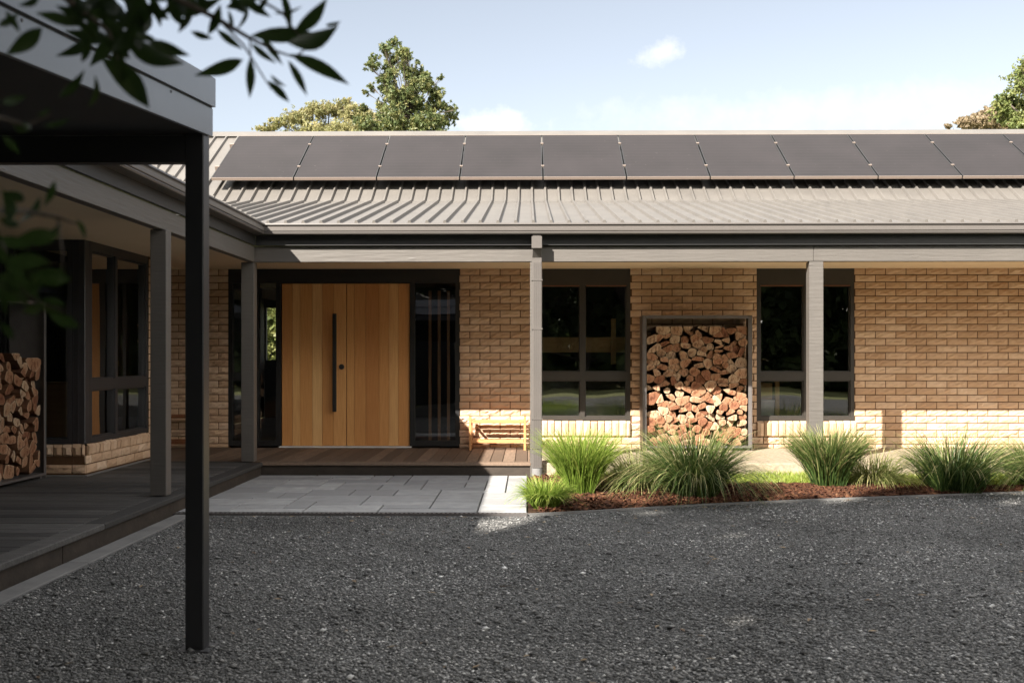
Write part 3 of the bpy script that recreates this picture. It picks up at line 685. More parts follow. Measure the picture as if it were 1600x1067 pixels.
# wing roof
b = MB(); b.add([(-2.72,-1,2.60),(-2.72,11.06,2.60),(-6.2,14.54,3.316),(-6.2,-1,3.316)], [(0,1,2,3)]); b.add([(-6.2,-1,3.316),(-6.2,14.54,3.316),(-8.4,16.7,4.65),(-8.4,-1,4.65)], [(0,1,2,3)])
b.add([(-8.4,-1,4.65),(-8.4,16.7,4.65),(-14,16.7,1.5),(-14,-1,1.5)], [(0,1,2,3)])
for yy in np.arange(-.9, 11, RS):
    vs = [(-2.72,yy-.02,2.602),(-2.72,yy+.02,2.602),(-2.72,yy,2.63),(-6.2,yy-.02,3.318),(-6.2,yy+.02,3.318),(-6.2,yy,3.346)]
    b.add(vs, [(0,2,5,3),(1,4,5,2),(0,1,2)])
b.build('roof', M['roof'], wing)

# solar panels: one thing each
PE = [-4.33+1.1335*i for i in range(12)]
def zp(y): return 2.478+EYE+(y-14.78)*.6093
names = ['leftmost solar panel, beside the bare strip of ribbed roof', 'second solar panel from the left, in front of the gum tree top',
 'third solar panel from the left, below the left half of the tall tree', 'fourth solar panel from the left, below the right half of the tall tree',
 'fifth solar panel from the left, just left of the downpipe line', 'solar panel below the small white cloud, one pale speck near its lower edge',
 'seventh solar panel from the left, over the firewood rack', 'eighth solar panel from the left, over the wide verandah post',
 'ninth solar panel from the left, third from the right edge', 'solar panel second from the right edge, below the rusty tree tops', 'solar panel cut off by the right edge of the photo']
for i in range(11):
    x0, x1 = PE[i]+.009, PE[i+1]-.009; y0, y1 = 14.78, 16.20; ln = math.hypot(y1-y0, zp(y1)-zp(y0)); ny, nz = -.6093/math.hypot(1,.6093), 1/math.hypot(1,.6093)
    t = thing('solar_panel', names[i], 'solar panel', ((x0+x1)/2, y0, zp(y0)-.2), 'solar panels in a row on the roof')
    def slab(b, a, c, q0, q1, h0, h1):
        P = lambda x, q, h: (x, y0+(y1-y0)*q/ln+ny*h, zp(y0)+(zp(y1)-zp(y0))*q/ln+nz*h)
        b.add([P(a,q0,h0),P(c,q0,h0),P(c,q1,h0),P(a,q1,h0),P(a,q0,h1),P(c,q0,h1),P(c,q1,h1),P(a,q1,h1)], [(3,2,1,0),(4,5,6,7),(0,1,5,4),(1,2,6,5),(2,3,7,6),(3,0,4,7)])
    b = MB(); slab(b, x0+.011, x1-.011, .011, ln-.011, -.033, -.003); b.build('glass_face', M['panel'], t)
    for q0_, q1_ in ((0, .011), (ln-.011, ln)):
        b = MB(); slab(b, x0, x1, q0_, q1_, -.038, 0); b.build('end_frame', M['panel_edge'], t)
    for xa, xb in ((x0, x0+.011), (x1-.011, x1)):
        b = MB(); slab(b, xa, xb, .0112, ln-.0112, -.038, -.001); b.build('side_frame', M['black'], t)
    for q in (.40, 1.28):
        b = MB(); slab(b, x1-.012, x1+.030, q, q+.03, -.03, .006); b.build('clamp', M['panel_edge'], t)
        if i == 0: b = MB(); slab(b, x0-.05, x0+.012, q, q+.04, -.06, .006); b.build('clamp', M['panel_edge'], t)
        b = MB(); slab(b, x0, x1, q-.02, q+.02, -.10, -.04); slab(b, (x0+x1)/2-.02, (x0+x1)/2+.02, q-.02, q+.02, -.21, -.10)
        b.build('mounting_rail', M['steel'], t)

# ------------------------------------------------------------------ decks, slab
deck = thing('entry_deck', 'brown timber deck in front of the double doors', 'deck', (-2, 12, 0))
b = MB(); x = -4.72; r5 = random.Random(9)
while x < .02:
    x1 = min(x+.131, .025); b.bbox(x+.003, x1-.003, 11.345, 13.08, .122, .150+r5.uniform(-.0012,.0012), .003, tone=r5.random()); x += .131
b.build('deck_board', M['deck'], deck)
b = MB(); b.bbox(-2.78, .03, 11.20, 11.34, .118, .1505, .004, tone=.7); b.build('edge_board', M['deck'], deck)
b = MB(); b.box(-2.78, .02, 11.225, 11.25, .0, .117); b.build('riser', M['riser'], deck)
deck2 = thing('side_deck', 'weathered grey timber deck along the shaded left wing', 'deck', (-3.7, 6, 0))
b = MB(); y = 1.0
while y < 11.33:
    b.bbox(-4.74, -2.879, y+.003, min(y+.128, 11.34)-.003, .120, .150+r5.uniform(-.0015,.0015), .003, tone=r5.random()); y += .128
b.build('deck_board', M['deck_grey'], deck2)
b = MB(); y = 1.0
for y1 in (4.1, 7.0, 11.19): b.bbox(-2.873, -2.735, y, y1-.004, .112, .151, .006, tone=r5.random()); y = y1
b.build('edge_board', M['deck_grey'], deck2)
b = MB(); y = 1.0
for y1 in (3.3, 6.42, 8.9, 11.22): b.box(-2.785, -2.76, y, y1-.012, -.02, .111); y = y1
b.build('riser', M['riser'], deck2)
b = MB(); b.bbox(.15, 12, 11.20, 13.09, -.02, .148, .006); o = b.build('verandah_slab', M['slab']); o['kind'] = 'structure'

# ------------------------------------------------------------------ benches
def bench(label, x0, x1, y0, y1, z0, h, m):
    t = thing('bench', label, 'bench', ((x0+x1)/2, (y0+y1)/2, z0))
    for x in (x0, x1-.028):
        for y in (y0, y1-.028):
            b = MB(); b.bbox(x, x+.028, y, y+.028, z0, z0+h+(.045 if y == y0 else .0), .003); b.build('leg', m, t)
    b = MB()
    for k in range(5): b.bbox(x0+.03, x1-.03, y0+.004+k*(y1-y0-.04)/4, y0+.034+k*(y1-y0-.04)/4, z0+h-.035, z0+h-.012, .003)
    b.build('seat', m, t)
    b = MB()
    for k in range(4): b.bbox(x0+.03, x1-.03, y0+.004+k*(y1-y0-.04)/3, y0+.030+k*(y1-y0-.04)/3, z0+.085, z0+.115, .003)
    b.build('lower_rack', m, t)
    for x in (x0+.004, x1-.026):
        b = MB(); b.box(x, x+.022, y0+.029, y1-.029, z0+h-.06, z0+h-.036); b.box(x, x+.022, y0+.029, y1-.029, z0+.06, z0+.084); b.build('side_rail', m, t)
    return t
bench('small pale orange slatted timber bench in the sun beside the doors', -.69, -.022, 12.72, 13.02, .15, .355, M['bench'])
bench('dark stained timber bench in the shade behind the near posts', -4.45, -3.86, 12.5, 12.95, .15, .42, M['bench_dark'])

# ------------------------------------------------------------------ firewood
def cells(Wd, Hh, n, seed, top=None):
    """split-log outlines: relaxed cells of random points in a rectangle"""
    r = random.Random(seed); A = 1.25
    pts = []
    tries = 0
    dmin = math.sqrt(Wd*Hh/n)*.70
    while len(pts) < n and tries < 60000:
        tries += 1; p = (r.uniform(.03, Wd-.03), r.uniform(.03, Hh-.02))
        if top and p[1] > top(p[0]): continue
        dd = dmin*(.62+.75*r.random())
        if all(((p[0]-q[0])/A)**2+(p[1]-q[1])**2 > (dd*.9)**2 for q in pts): pts.append(p)
    out = []
    for i, p in enumerate(pts):
        poly = [(0,0),(Wd,0),(Wd,Hh),(0,Hh)]
        if top: poly = [(max(0,p[0]-.11),max(0,p[1]-.11)),(min(Wd,p[0]+.11),max(0,p[1]-.11)),(min(Wd,p[0]+.11),min(Hh,p[1]+.085)),(max(0,p[0]-.11),min(Hh,p[1]+.085))]
        for j, q in enumerate(pts):
            if i == j: continue
            dx, dy = (q[0]-p[0]), (q[1]-p[1])
            if dx*dx+dy*dy > .2: continue
            nx_, ny_ = dx/A**2, dy; mx_, my_ = (p[0]+q[0])/2, (p[1]+q[1])/2
            new = []
            for a in range(len(poly)):
                s_, e_ = poly[a], poly[(a+1) % len(poly)]
                ds = (s_[0]-mx_)*nx_+(s_[1]-my_)*ny_; de = (e_[0]-mx_)*nx_+(e_[1]-my_)*ny_
                if ds <= 0: new.append(s_)
                if (ds < 0) != (de < 0) and abs(ds-de) > 1e-9:
                    t = ds/(ds-de); new.append((s_[0]+(e_[0]-s_[0])*t, s_[1]+(e_[1]-s_[1])*t))
            poly = new
            if len(poly) < 3: break
        if len(poly) >= 3: out.append((p, poly))
    return out
def smooth_poly(poly, r, kind):
    cx = sum(p[0] for p in poly)/len(poly); cy = sum(p[1] for p in poly)/len(poly)
    # resample 18 directions: distance to polygon border
    pts = []; n = 20
    for k in range(n):
        a = 2*math.pi*k/n; dx, dy = math.cos(a), math.sin(a); best = .2
        for i in range(len(poly)):
            x1, y1 = poly[i][0]-cx, poly[i][1]-cy; x2, y2 = poly[(i+1) % len(poly)][0]-cx, poly[(i+1) % len(poly)][1]-cy
            den = dx*(y2-y1)-dy*(x2-x1)
            if abs(den) < 1e-9: continue
            t = (x1*(y2-y1)-y1*(x2-x1))/den; u_ = (x1*dy-y1*dx)/den
            if t > 0 and -1e-6 <= u_ <= 1+1e-6: best = min(best, t)
        pts.append(best)
    mn = min(pts)
    if kind == 'round': rr = [min(d, mn*1.28)*(1-.04*r.random()) for d in pts]
    else:
        rr = [min(d, mn*3.2) for d in pts]; rr = [(rr[k-1]+10*rr[k]+rr[(k+1) % n])/12*.98 for k in range(n)]
        if kind == 'half':                        # flat sawn side, round back
            fa = r.choice([r.uniform(-.5,.5)-math.pi/2, r.uniform(0, 6.28)]); off = mn*r.uniform(.15,.5)
            rr = [min(rr[k], off/max(.05, math.cos(2*math.pi*k/n-fa))) if math.cos(2*math.pi*k/n-fa) > .05 else rr[k]*1.02 for k in range(n)]
    return (cx, cy), [(math.cos(2*math.pi*k/n)*rr[k], math.sin(2*math.pi*k/n)*rr[k]) for k in range(n)]
ORD = 'first second third fourth fifth sixth seventh eighth ninth tenth eleventh twelfth thirteenth fourteenth fifteenth sixteenth seventeenth eighteenth nineteenth twentieth last'.split()
KN = {'wedge': 'split wedge', 'half': 'half round', 'round': 'whole round'}
def firewood(place, Wd, Hh, n, seed, top, where, group):
    r = random.Random(seed); logs = []
    for (p, poly) in cells(Wd, Hh, n, seed, top):
        kind = r.choices(['wedge','half','round'], [.48,.42,.10])[0]
        (cx, cy), ring = smooth_poly(poly, r, kind)
        if max(abs(q[0]) for q in ring) < .012: continue
        logs.append((cx, cy, ring, kind))
    rows = {}
    for lg in logs: rows.setdefault(int(lg[1]/.105), []).append(lg)
    for ri, row in sorted(rows.items()):
      row.sort(key=lambda q: q[0])
      for ci, (cx, cy, ring, kind) in enumerate(row):
        out = r.uniform(-.035, .03); L_ = .30; t = r.choice([.2,.4,.5,.6,.75,.9])
        b = MB(); m_ = len(ring); sl = r.uniform(-.25,.25); sl2 = r.uniform(-.2,.2)
        vs = []; tn = []
        for (s_, dd, tt) in ((.80, .0, t), (.93, .001, min(1, t+.15)), (1.0, .004, min(1, t+.34))):
            for q in ring: vs.append((q[0]*s_, dd-out+sl*q[0]*s_+sl2*q[1]*s_, q[1]*s_)); tn.append(tt)
        c0 = len(vs); vs.append((0, -out+.0, 0)); tn.append(max(0, t-.15))
        fs = [(c0, i, (i+1) % m_) for i in range(m_)]+[(i, m_+i, m_+(i+1) % m_, (i+1) % m_) for i in range(m_)]+[(m_+i, 2*m_+i, 2*m_+(i+1) % m_, m_+(i+1) % m_) for i in range(m_)]
        b.add(vs, fs, tn, 0)
        vs2 = [(q[0], .004-out+sl*q[0]+sl2*q[1], q[1]) for q in ring]+[(q[0]*.96, L_, q[1]*.96) for q in ring]
        b.add(vs2, [(i, m_+i, m_+(i+1) % m_, (i+1) % m_) for i in range(m_)]+[tuple(range(m_, 2*m_))], .4, 1)
        o = b.build('firewood_log', [M['endgrain'], M['logbark']])
        o.matrix_world = place(cx, cy)
        hue = 'dark red' if t < .35 else ('orange' if t < .65 else 'pale')
        tag(o, '%s %s log, %s row up, %s from left, %s' % (hue, KN[kind], ORD[ri], ORD[ci], where), 'log', group)
RX0, RX1, RZ0, RZ1 = 1.34, 2.617, .15, 1.72
def rack(label, place):
    t = thing('firewood_rack', label, 'firewood rack', place((RX1-RX0)/2, 0, 0))
    Wd = RX1-RX0; H = RZ1-RZ0; dp = .33
    def bx(name, x0, x1, y0, y1, z0, z1):
        b = MB(); P = [place(x, y, z) for z in (z0, z1) for (x, y) in ((x0,y0),(x1,y0),(x1,y1),(x0,y1))]
        b.add(P, [(3,2,1,0),(4,5,6,7),(0,1,5,4),(1,2,6,5),(2,3,7,6),(3,0,4,7)]); b.build(name, M['steel'], t)
    bx('side_plate', 0, .006, 0, dp, .0, H); bx('side_plate', Wd-.006, Wd, 0, dp, 0, H)
    bx('front_edge', .007, .045, 0, .006, .05, H-.007); bx('front_edge', Wd-.045, Wd-.007, 0, .006, .05, H-.007)
    bx('top_plate', .0, Wd, 0, dp, H+.0005, H+.007); bx('top_edge', .046, Wd-.046, 0, .006, H-.03, H)
    bx('base_plate', .007, Wd-.007, 0, dp, .03, .05)
    for x in (.02, Wd-.06): bx('foot', x, x+.04, .03, dp-.03, 0, .029)
    return t
rack('tall open steel firewood rack against the brick wall between the windows', lambda x, y, z: Vector((RX0+x, 12.74+y, RZ0+z)))
def top_r(x): return 1.43-.10*max(0,1-x/.35)-.03*math.sin(x*11)
firewood(lambda cx, cy: Matrix.Translation((RX0+.05+cx, 12.78, RZ0+.055+cy)), 1.177, 1.40, 178, 31, top_r, 'rack between windows', 'firewood in the rack between the windows')
LX = -4.32
rack('dark steel firewood rack standing on the left deck near the photo edge', lambda x, y, z: Vector((LX-y, 8.42+x, RZ0+z)))
firewood(lambda cx, cy: Matrix.Translation((LX-.04, 8.42+.05+cx, RZ0+.055+cy)) @ Matrix.Rotation(R(90), 4, 'Z'), 1.177, 1.06, 110, 37, lambda x: 1.0-.06*math.sin(x*7), 'left deck rack', 'firewood in the rack on the left deck')

# ------------------------------------------------------------------ carport in the foreground
cp = thing('carport', 'near dark steel carport corner with one post and a pale grey fascia', 'carport', (-1.35, 4.5, 0))
PX0, PX1, PYY = -1.425, -1.348, 4.50
b = MB(); b.bbox(PX0, PX1, PYY, PYY+.085, -.02, 2.15, .004); b.build('post', M['dark_steel'], cp)
b = MB(); b.bbox(PX0-.03, PX1+.03, PYY-.03, PYY+.115, -.02, .006, .002); b.build('base_plate', M['dark_steel'], cp)
b = MB(); b.box(-9, PX1-.004, PYY+.003, PYY+.06, 2.030, 2.140); b.build('header_beam', M['dark_steel'], cp)
sl = .0894
def fz(y): return (y-PYY)*sl
def slope_box(b, x0, x1, y0, y1, zb, zt, mi=0):
    b.add([(x0,y0,zb+fz(y0)),(x1,y0,zb+fz(y0)),(x1,y1,zb+fz(y1)),(x0,y1,zb+fz(y1)),(x0,y0,zt+fz(y0)),(x1,y0,zt+fz(y0)),(x1,y1,zt+fz(y1)),(x0,y1,zt+fz(y1))],
          [(3,2,1,0),(4,5,6,7),(0,1,5,4),(1,2,6,5),(2,3,7,6),(3,0,4,7)], .5, mi)
b = MB(); slope_box(b, -1.352, -1.335, -1, PYY+.09, 2.147, 2.262); b.build('fascia_board', M['carport'], cp)
b = MB(); slope_box(b, -1.352, -1.338, -1, PYY+.088, 2.263, 2.270); b.build('fascia_groove', M['underside'], cp)
b = MB(); slope_box(b, -1.40, -1.326, -1, PYY+.10, 2.271, 2.392); b.build('cap_flashing', M['carport'], cp)
b = MB(); slope_box(b, -9, -1.353, PYY+.062, PYY+.09, 2.141, 2.262); slope_box(b, -9, -1.401, PYY+.060, PYY+.10, 2.271, 2.392); b.build('end_fascia', M['carport'], cp)
b = MB(); slope_box(b, -9, -1.353, -1, PYY+.058, 2.150, 2.262); slope_box(b, -9, -1.402, -1, PYY+.058, 2.271, 2.385); b.build('roof_lining', M['underside'], cp)
b = MB()
for yy in (4.05, 3.45, 2.85, 2.25, 1.65): b.tube((-1.336, yy, 2.252+fz(yy)), (-1.332, yy, 2.252+fz(yy)), .005, .005, 8)
b.build('fascia_screw', M['steel'], cp)
b = MB(); b.bbox(PX0, PX1, -.9, -.82, -.02, 1.66, .004); b.build('post', M['dark_steel'], cp)

# ------------------------------------------------------------------ tussock grasses
def tussock(name, label, x, y, n, H, spread, base, m, seed, wdt=.0042, lean=0, group='grass tussocks along the drive', flat=1.0, z0=.01):
    g = np.random.default_rng(seed); S = 7
    az = g.random(n)*2*np.pi; q = g.random(n)**.6
    L0 = H*(1.05+.35*(g.random(n)-.3)); L0 = L0*(1+.28*q*flat)
    th0 = (.05+q*.55*spread)+g.normal(0, .05, n); bend = (.25+1.0*q*flat)*spread*(.7+.6*g.random(n))
    rb = base*np.sqrt(g.random(n)); bx_ = x+rb*np.cos(az+g.normal(0,.5,n)); by_ = y+rb*np.sin(az+g.normal(0,.5,n))
    P = np.zeros((n, S+1, 3)); P[:,0,0] = bx_; P[:,0,1] = by_; P[:,0,2] = z0
    for s in range(S):
        th = np.clip(th0+bend*((s+.5)/S)**1.5*1.3, 0, 2.4); d = L0/S
        P[:,s+1,0] = P[:,s,0]+np.sin(th)*np.cos(az)*d+lean*d*.3; P[:,s+1,1] = P[:,s,1]+np.sin(th)*np.sin(az)*d; P[:,s+1,2] = np.maximum(.015, P[:,s,2]+np.cos(th)*d)
    wv = wdt*(.7+.6*g.random(n)); fa = az+g.normal(0, .8, n)+np.pi/2
    side = np.stack([np.cos(fa), np.sin(fa), np.zeros(n)], -1)
    prof = np.array([.8,1,1,.95,.85,.65,.42,.06])
    off = side[:,None,:]*(wv[:,None]*prof[None])[:,:,None]*.5*2
    V = np.stack([P-off, P+off], 2).reshape(-1, 3)
    i0 = (np.arange(n)*(S+1)*2)[:,None]+np.arange(S)[None]*2
    Q = np.stack([i0, i0+1, i0+3, i0+2], -1).reshape(-1, 4)
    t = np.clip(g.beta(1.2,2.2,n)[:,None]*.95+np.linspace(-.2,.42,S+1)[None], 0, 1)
    o = np_mesh(name, V, Q, np.repeat(t, 2, axis=1).ravel(), m)
    return tag(o, label, 'ornamental grass', group)
tussock('grass_tussock', 'smallest low green tuft at the corner of the paving', .14, 8.80, 900, .22, 1.05, .09, M['grass_lime'], 1, .0045)
tussock('grass_tussock', 'bright lime green tussock just right of the downpipe', .46, 9.52, 1250, .48, .60, .10, M['grass_lime'], 2, .0038)
tussock('grass_tussock', 'widest arching dark tussock in front of the firewood rack', 1.45, 9.48, 1700, .58, 1.25, .15, M['grass_dark'], 3, .0038, lean=-.2)
tussock('grass_tussock', 'pale straw tipped tussock drooping low between the lime tussock and the rack', 1.02, 9.95, 900, .40, 1.5, .16, M['grass_pale'], 13, .0034, lean=-.3)
tussock('grass_tussock', 'upright dark green tussock at the foot of the wide verandah post', 2.78, 10.12, 1700, .48, .68, .12, M['grass_dark'], 4, .0038)
tussock('grass_tussock', 'low pale drooping tussock right of the upright one at the post foot', 3.28, 10.35, 650, .34, 1.5, .15, M['grass_pale'], 14, .0034, lean=.3)
tussock('grass_tussock', 'spiky loose tussock second from the right edge', 3.88, 9.98, 950, .52, 1.1, .2, M['grass_dark'], 5, .0038, lean=.15)
tussock('grass_tussock', 'low spreading dark tussock cut by the right edge of the photo', 4.85, 10.25, 1500, .44, 1.25, .2, M['grass_dark'], 6, .0038, lean=-.3)
# dry and green low ground cover behind the mulch
def cover(n, seed):
    g = np.random.default_rng(seed); X = .25+g.random(n)*7; Y = 10.15+g.random(n)*.95+.10*np.sin(X*3)
    h = .035+.07*g.random(n)**2; a = g.random(n)*6.28; w_ = .006+.004*g.random(n); tl = g.normal(0, .5, (n,2))
    p0 = np.stack([X-np.cos(a)*w_, Y-np.sin(a)*w_, np.full(n,.004)], -1); p1 = np.stack([X+np.cos(a)*w_, Y+np.sin(a)*w_, np.full(n,.004)], -1)
    p2 = np.stack([X+tl[:,0]*h, Y+tl[:,1]*h, h], -1)
    V = np.stack([p0,p1,p2],1).reshape(-1,3); Q = np.arange(n*3).reshape(-1,3)
    tag(np_mesh('ground_cover', V, Q, np.repeat(g.random(n),3), M['lawn']), 'sunlit strip of low lime green ground cover behind the tussocks', 'ground cover', kind='stuff')
cover(42000, 8)
sheet('lawn_strip', [(.2,10.15),(7.5,10.2),(7.5,10.95),(.2,10.95)], .010, M['ground'])
# bark mulch
def mulch(n, seed):
    g = np.random.default_rng(seed); X = .05+g.random(n)*6.5
    lo = np.interp(X, [k[0] for k in KERB], [k[1] for k in KERB])+.03; hi = np.where(X < .9, 10.9, 10.22)
    Y = lo+(hi-lo)*g.random(n); mound = .035*np.sin(np.clip((Y-lo)/.8,0,1)*np.pi*.5)
    s = .010+.022*g.random(n)**2; a = g.random(n)*6.28; e = .25+.35*g.random(n)
    c, s_ = np.cos(a), np.sin(a); P = []
    t1 = g.normal(0,.35,n); t2 = g.normal(0,.35,n)
    for (u, v) in ((-1,-1),(1,-.8),(.9,1),(-.8,.9)):
        P.append(np.stack([X+(u*c*s-v*s_*s*e), Y+(u*s_*s+v*c*s*e), .012+mound+g.random(n)*.018+u*t1*s+v*t2*s*e], -1))
    for k in range(4): P.append(P[k]-np.array([0,0,.004]))
    V = np.stack(P,1).reshape(-1,3); q = np.array([(0,1,2,3),(0,4,5,1),(1,5,6,2),(2,6,7,3),(3,7,4,0)])
    Q = (q[None]+(np.arange(n)*8)[:,None,None]).reshape(-1,4)
    tag(np_mesh('bark_mulch', V, Q, np.repeat(g.beta(1.5,2.2,n),8), M['mulch']), 'red brown bark mulch under the tussock grasses', 'mulch', kind='stuff')
mulch(17000, 5)

# ------------------------------------------------------------------ trees
def leaf_quads(cent, size, g, droop=0.0, asp=.45):
    n = len(cent); s = size*(.6+.8*g.random(n))
    d = g.normal(size=(n,3)); d[:,2] -= droop; d /= np.linalg.norm(d, axis=1)[:,None]
    e = np.cross(d, g.normal(size=(n,3))); e /= np.linalg.norm(e, axis=1)[:,None]
    a = cent-d*s[:,None]*.5; c = cent+d*s[:,None]*.5; b_ = cent+e*(s*asp*.5)[:,None]-d*(s*.08)[:,None]; f = cent-e*(s*asp*.5)[:,None]-d*(s*.08)[:,None]
    V = np.stack([a,b_,c,f],1).reshape(-1,3); Q = np.arange(n*4).reshape(-1,4); return V, Q
def tree(name, label, base, h, clumps, nl, size, m, seed, group=None, droop=0., asp=.45, trunk_r=.25, sub=26, shell=.5):
    """clumps: (x, y, z, rx, ry, rz); leaves sit in small tufts spread through each clump"""
    g = np.random.default_rng(seed); r = random.Random(seed)
    t = thing(name, label, 'tree', base, group)
    vol = np.array([c[3]*c[4]*c[5] for c in clumps])**.75; vol /= vol.sum(); cs = []; tn = []
    for c, v in zip(clumps, vol):
        nt_ = max(4, int(nl*v/sub)); d = g.normal(size=(nt_,3)); d /= np.linalg.norm(d,axis=1)[:,None]
        rad = (shell+(1-shell)*g.random(nt_))[:,None]
        tc_ = np.array(c[:3])+d*rad*np.array(c[3:])*(1+.18*g.normal(size=(nt_,1)))
        k = np.repeat(tc_, sub, axis=0)+g.normal(size=(nt_*sub,3))*min(c[3:])*(.13 if sub > 20 else .10)
        cs.append(k); tn.append(np.clip(np.repeat(g.random(nt_)*.7, sub)+.3*g.random(nt_*sub), 0, 1))
    cent = np.concatenate(cs); tone = np.concatenate(tn)
    V, Q = leaf_quads(cent, size, g, droop, asp)
    np_mesh('crown', V, Q, np.repeat(tone, 4), m, t)
    b = MB(); bx_, by_, bz_ = base; top = Vector((sum(c[0] for c in clumps)/len(clumps), sum(c[1] for c in clumps)/len(clumps), h*.82))
    p = Vector(base); pts = [p]
    for k in range(1, 7): pts.append(Vector(base).lerp(top, k/6)+Vector((r.uniform(-.12,.12), r.uniform(-.12,.12), 0))*trunk_r*3)
    for k in range(6): b.tube(pts[k], pts[k+1], trunk_r*(1-k*.14), trunk_r*(1-(k+1)*.14), 9, cap=False)
    for c in clumps:
        q = Vector(c[:3]); s = min(pts[2:], key=lambda w_: (w_-q).length+abs(w_.z-(q.z-1))*.5)
        mid_ = s.lerp(q, .5)+Vector((0,0,-.05*(q-s).length)); rr_ = trunk_r*.30
        b.tube(s, mid_, rr_, rr_*.6, 6, cap=False); b.tube(mid_, q, rr_*.6, rr_*.2, 6, cap=False)
        for _ in range(5):
            e = q+Vector((r.uniform(-1,1)*c[3], r.uniform(-1,1)*c[4], r.uniform(-.6,.9)*c[5]))*.8
            b.tube(mid_.lerp(q,.6), e, rr_*.28, rr_*.08, 5, cap=False)
    b.build('trunk', M['bark'], t, True)
    return t
def clumps_at(lst, Y, depth=1.0):
    out = []
    for (px, py, rx, ry) in lst:
        p = at(px, py, Y); out.append((p.x, p.y+rnd.uniform(-1,1)*depth, p.z, rx*Y/F, max(rx,ry)*Y/F*.9, ry*Y/F))
    return out
# tall dense tree above the third and fourth panels (pixel radii give the crown's real outline at 35 m)
tl = []; rk = random.Random(15)
for _ in range(105):
    y = 66+(rk.random()**.8)*175
    lo = np.interp(y, [66,80,100,112,130,150,170,185,210,260], [592,586,580,575,566,562,556,552,560,565]); hi = np.interp(y, [66,80,100,112,130,150,170,185,210,260], [625,648,662,668,690,702,706,716,708,715])
    q = rk.uniform(8, 14)*(1.25 if y > 110 else 1.05); tl.append((rk.uniform(lo+q*.6, hi-q*.6), y+q*.4, q, q*.8))
tl += [(640,122,15,14),(618,128,13,13),(606,112,11,12),(655,118,11,11),(632,104,11,10),(700,162,12,10),(706,178,13,9),(694,190,16,12),(566,165,12,9),(578,132,9,9),(585,112,8,8),(598,76,7,10),(604,96,9,12),(628,84,9,9),(648,92,7,7),(690,124,8,7),(572,146,7,7),(716,180,5,5),(640,150,16,30),(620,190,20,26),(660,200,20,20)]
tree('kauri_tree', 'tall dense green tree with a pointed top behind the roof ridge', (at(640,700,35).x, 35, 0), 11, clumps_at(tl, 35), 62000, .12, M['leaf_conifer'], 5, 'trees behind the roof', -.4, .3, .07, 12, .1)
tl = [(500,178,28,14),(470,190,26,14),(530,175,26,14),(560,185,26,15),(445,200,22,10),(420,207,20,7),(590,195,30,14),(500,210,50,18),(560,215,50,18),(478,168,12,7),(512,164,12,6),(545,166,14,6),(615,200,24,12)]
tree('gum_tree', 'low olive gum tree crown left of the tall tree, behind the leftmost panels', (at(510,700,45).x, 45, 0), 12, clumps_at(tl, 45), 36000, .12, M['leaf_gum'], 6, 'trees behind the roof', .8, .3, .2, 14, .3)
tl = [(1610,105,26,20),(1600,130,30,24),(1625,90,20,20),(1590,150,22,18),(1612,160,34,24),(1620,190,36,26),(1595,190,20,18),(1578,118,10,10),(1576,140,9,9),(1640,120,40,50),(1650,200,50,40)]
tree('poplar_tree', 'bright green tree cut by the right edge of the photo', (at(1625,700,30).x, 30, 0), 9.5, clumps_at(tl, 30), 34000, .10, M['leaf_bright'], 7, 'trees behind the roof', .3, .5, .2, 14, .3)
tl = [(1545,182,22,13),(1570,190,26,14),(1520,198,20,8),(1490,203,16,5),(1482,197,8,4),(1500,197,16,9),(1512,192,14,9),(1535,184,16,10),(1550,205,40,14),(1600,200,34,18),(1530,180,6,4)]
tree('rusty_gum_tree', 'rusty brown tree tops low behind the ridge near the right edge', (at(1560,700,50).x, 50, 0), 12, clumps_at(tl, 50), 30000, .17, M['leaf_rust'], 8, 'trees behind the roof', .6, .35, .2, 14, .3)
# bush behind the house seen through the left sidelight
tree('garden_shrub', 'sunlit green shrub glimpsed through the glass left of the doors', (-6.2, 25.5, 0), 3.0, [(-6.2,25.5,1.2,1.4,.9,1.0),(-6.0,25.5,2.0,1.3,.8,.9),(-6.3,25.6,2.9,1.2,.8,.8),(-6.0,25.4,3.4,1.0,.8,.6)], 16000, .13, M['leaf_bright'], 9, None, 0, .6, .08, 18)

# garden trees behind the photographer: they shade the drive and show in the windows
def shade_tree(label, cx, cy, clumps, n, seed):
    tree('shade_tree', label, (cx, cy, 0), max(c[2] for c in clumps), clumps, n, .24, M['leaf_shade'], seed, 'garden trees shading the drive', .1, .62, .30, 30, .15)
T = 4.0
def col_top(xc):           # height of the canopy's upper edge where the drive's shade ends
    return float(np.interp(xc, [-16,-14.4,-12.3,-10.6,-9.4,-7.6,-6.6,-5.0,-3.2,-2.5,3], [16,14.8,12.7,10.6,11.0,11.9,12.05,12.3,11.6,11.0,6.8]))
rs = random.Random(77)
for i, (a, c) in enumerate(((-14.5,-10.5),(-10.5,-7.0),(-7.0,-3.2),(-3.2,2.2))):
    cl = []
    x = a
    while x < c:
        tp = col_top(x+.5); z = tp-.62
        first = True
        while z > 2.6:
            rz_ = .62 if first else .95
            cl.append((x+.5+rs.uniform(-.15,.15), -T+rs.uniform(-.5,.5)*(0 if first else 1), z, .80, .8, rz_)); z -= (1.0 if first else 1.25); first = False
        x += 1.0
    shade_tree(['leafy garden tree out of view behind the camera, far left', 'leafy garden tree out of view behind the camera, left', 'leafy garden tree out of view behind the camera, middle', 'leafy garden tree out of view behind the camera, right'][i],
               (a+c)/2, -T, cl, (700 if i < 3 else 1000)*len(cl), 90+i)
g_ = thing('light_blocker', 'added dark walled building behind the carport, unseen, blocking light from the left wing', 'light_blocker', (-5.5, -5.5, 0))  # added unseen block with a roof, keeps light off the left wing
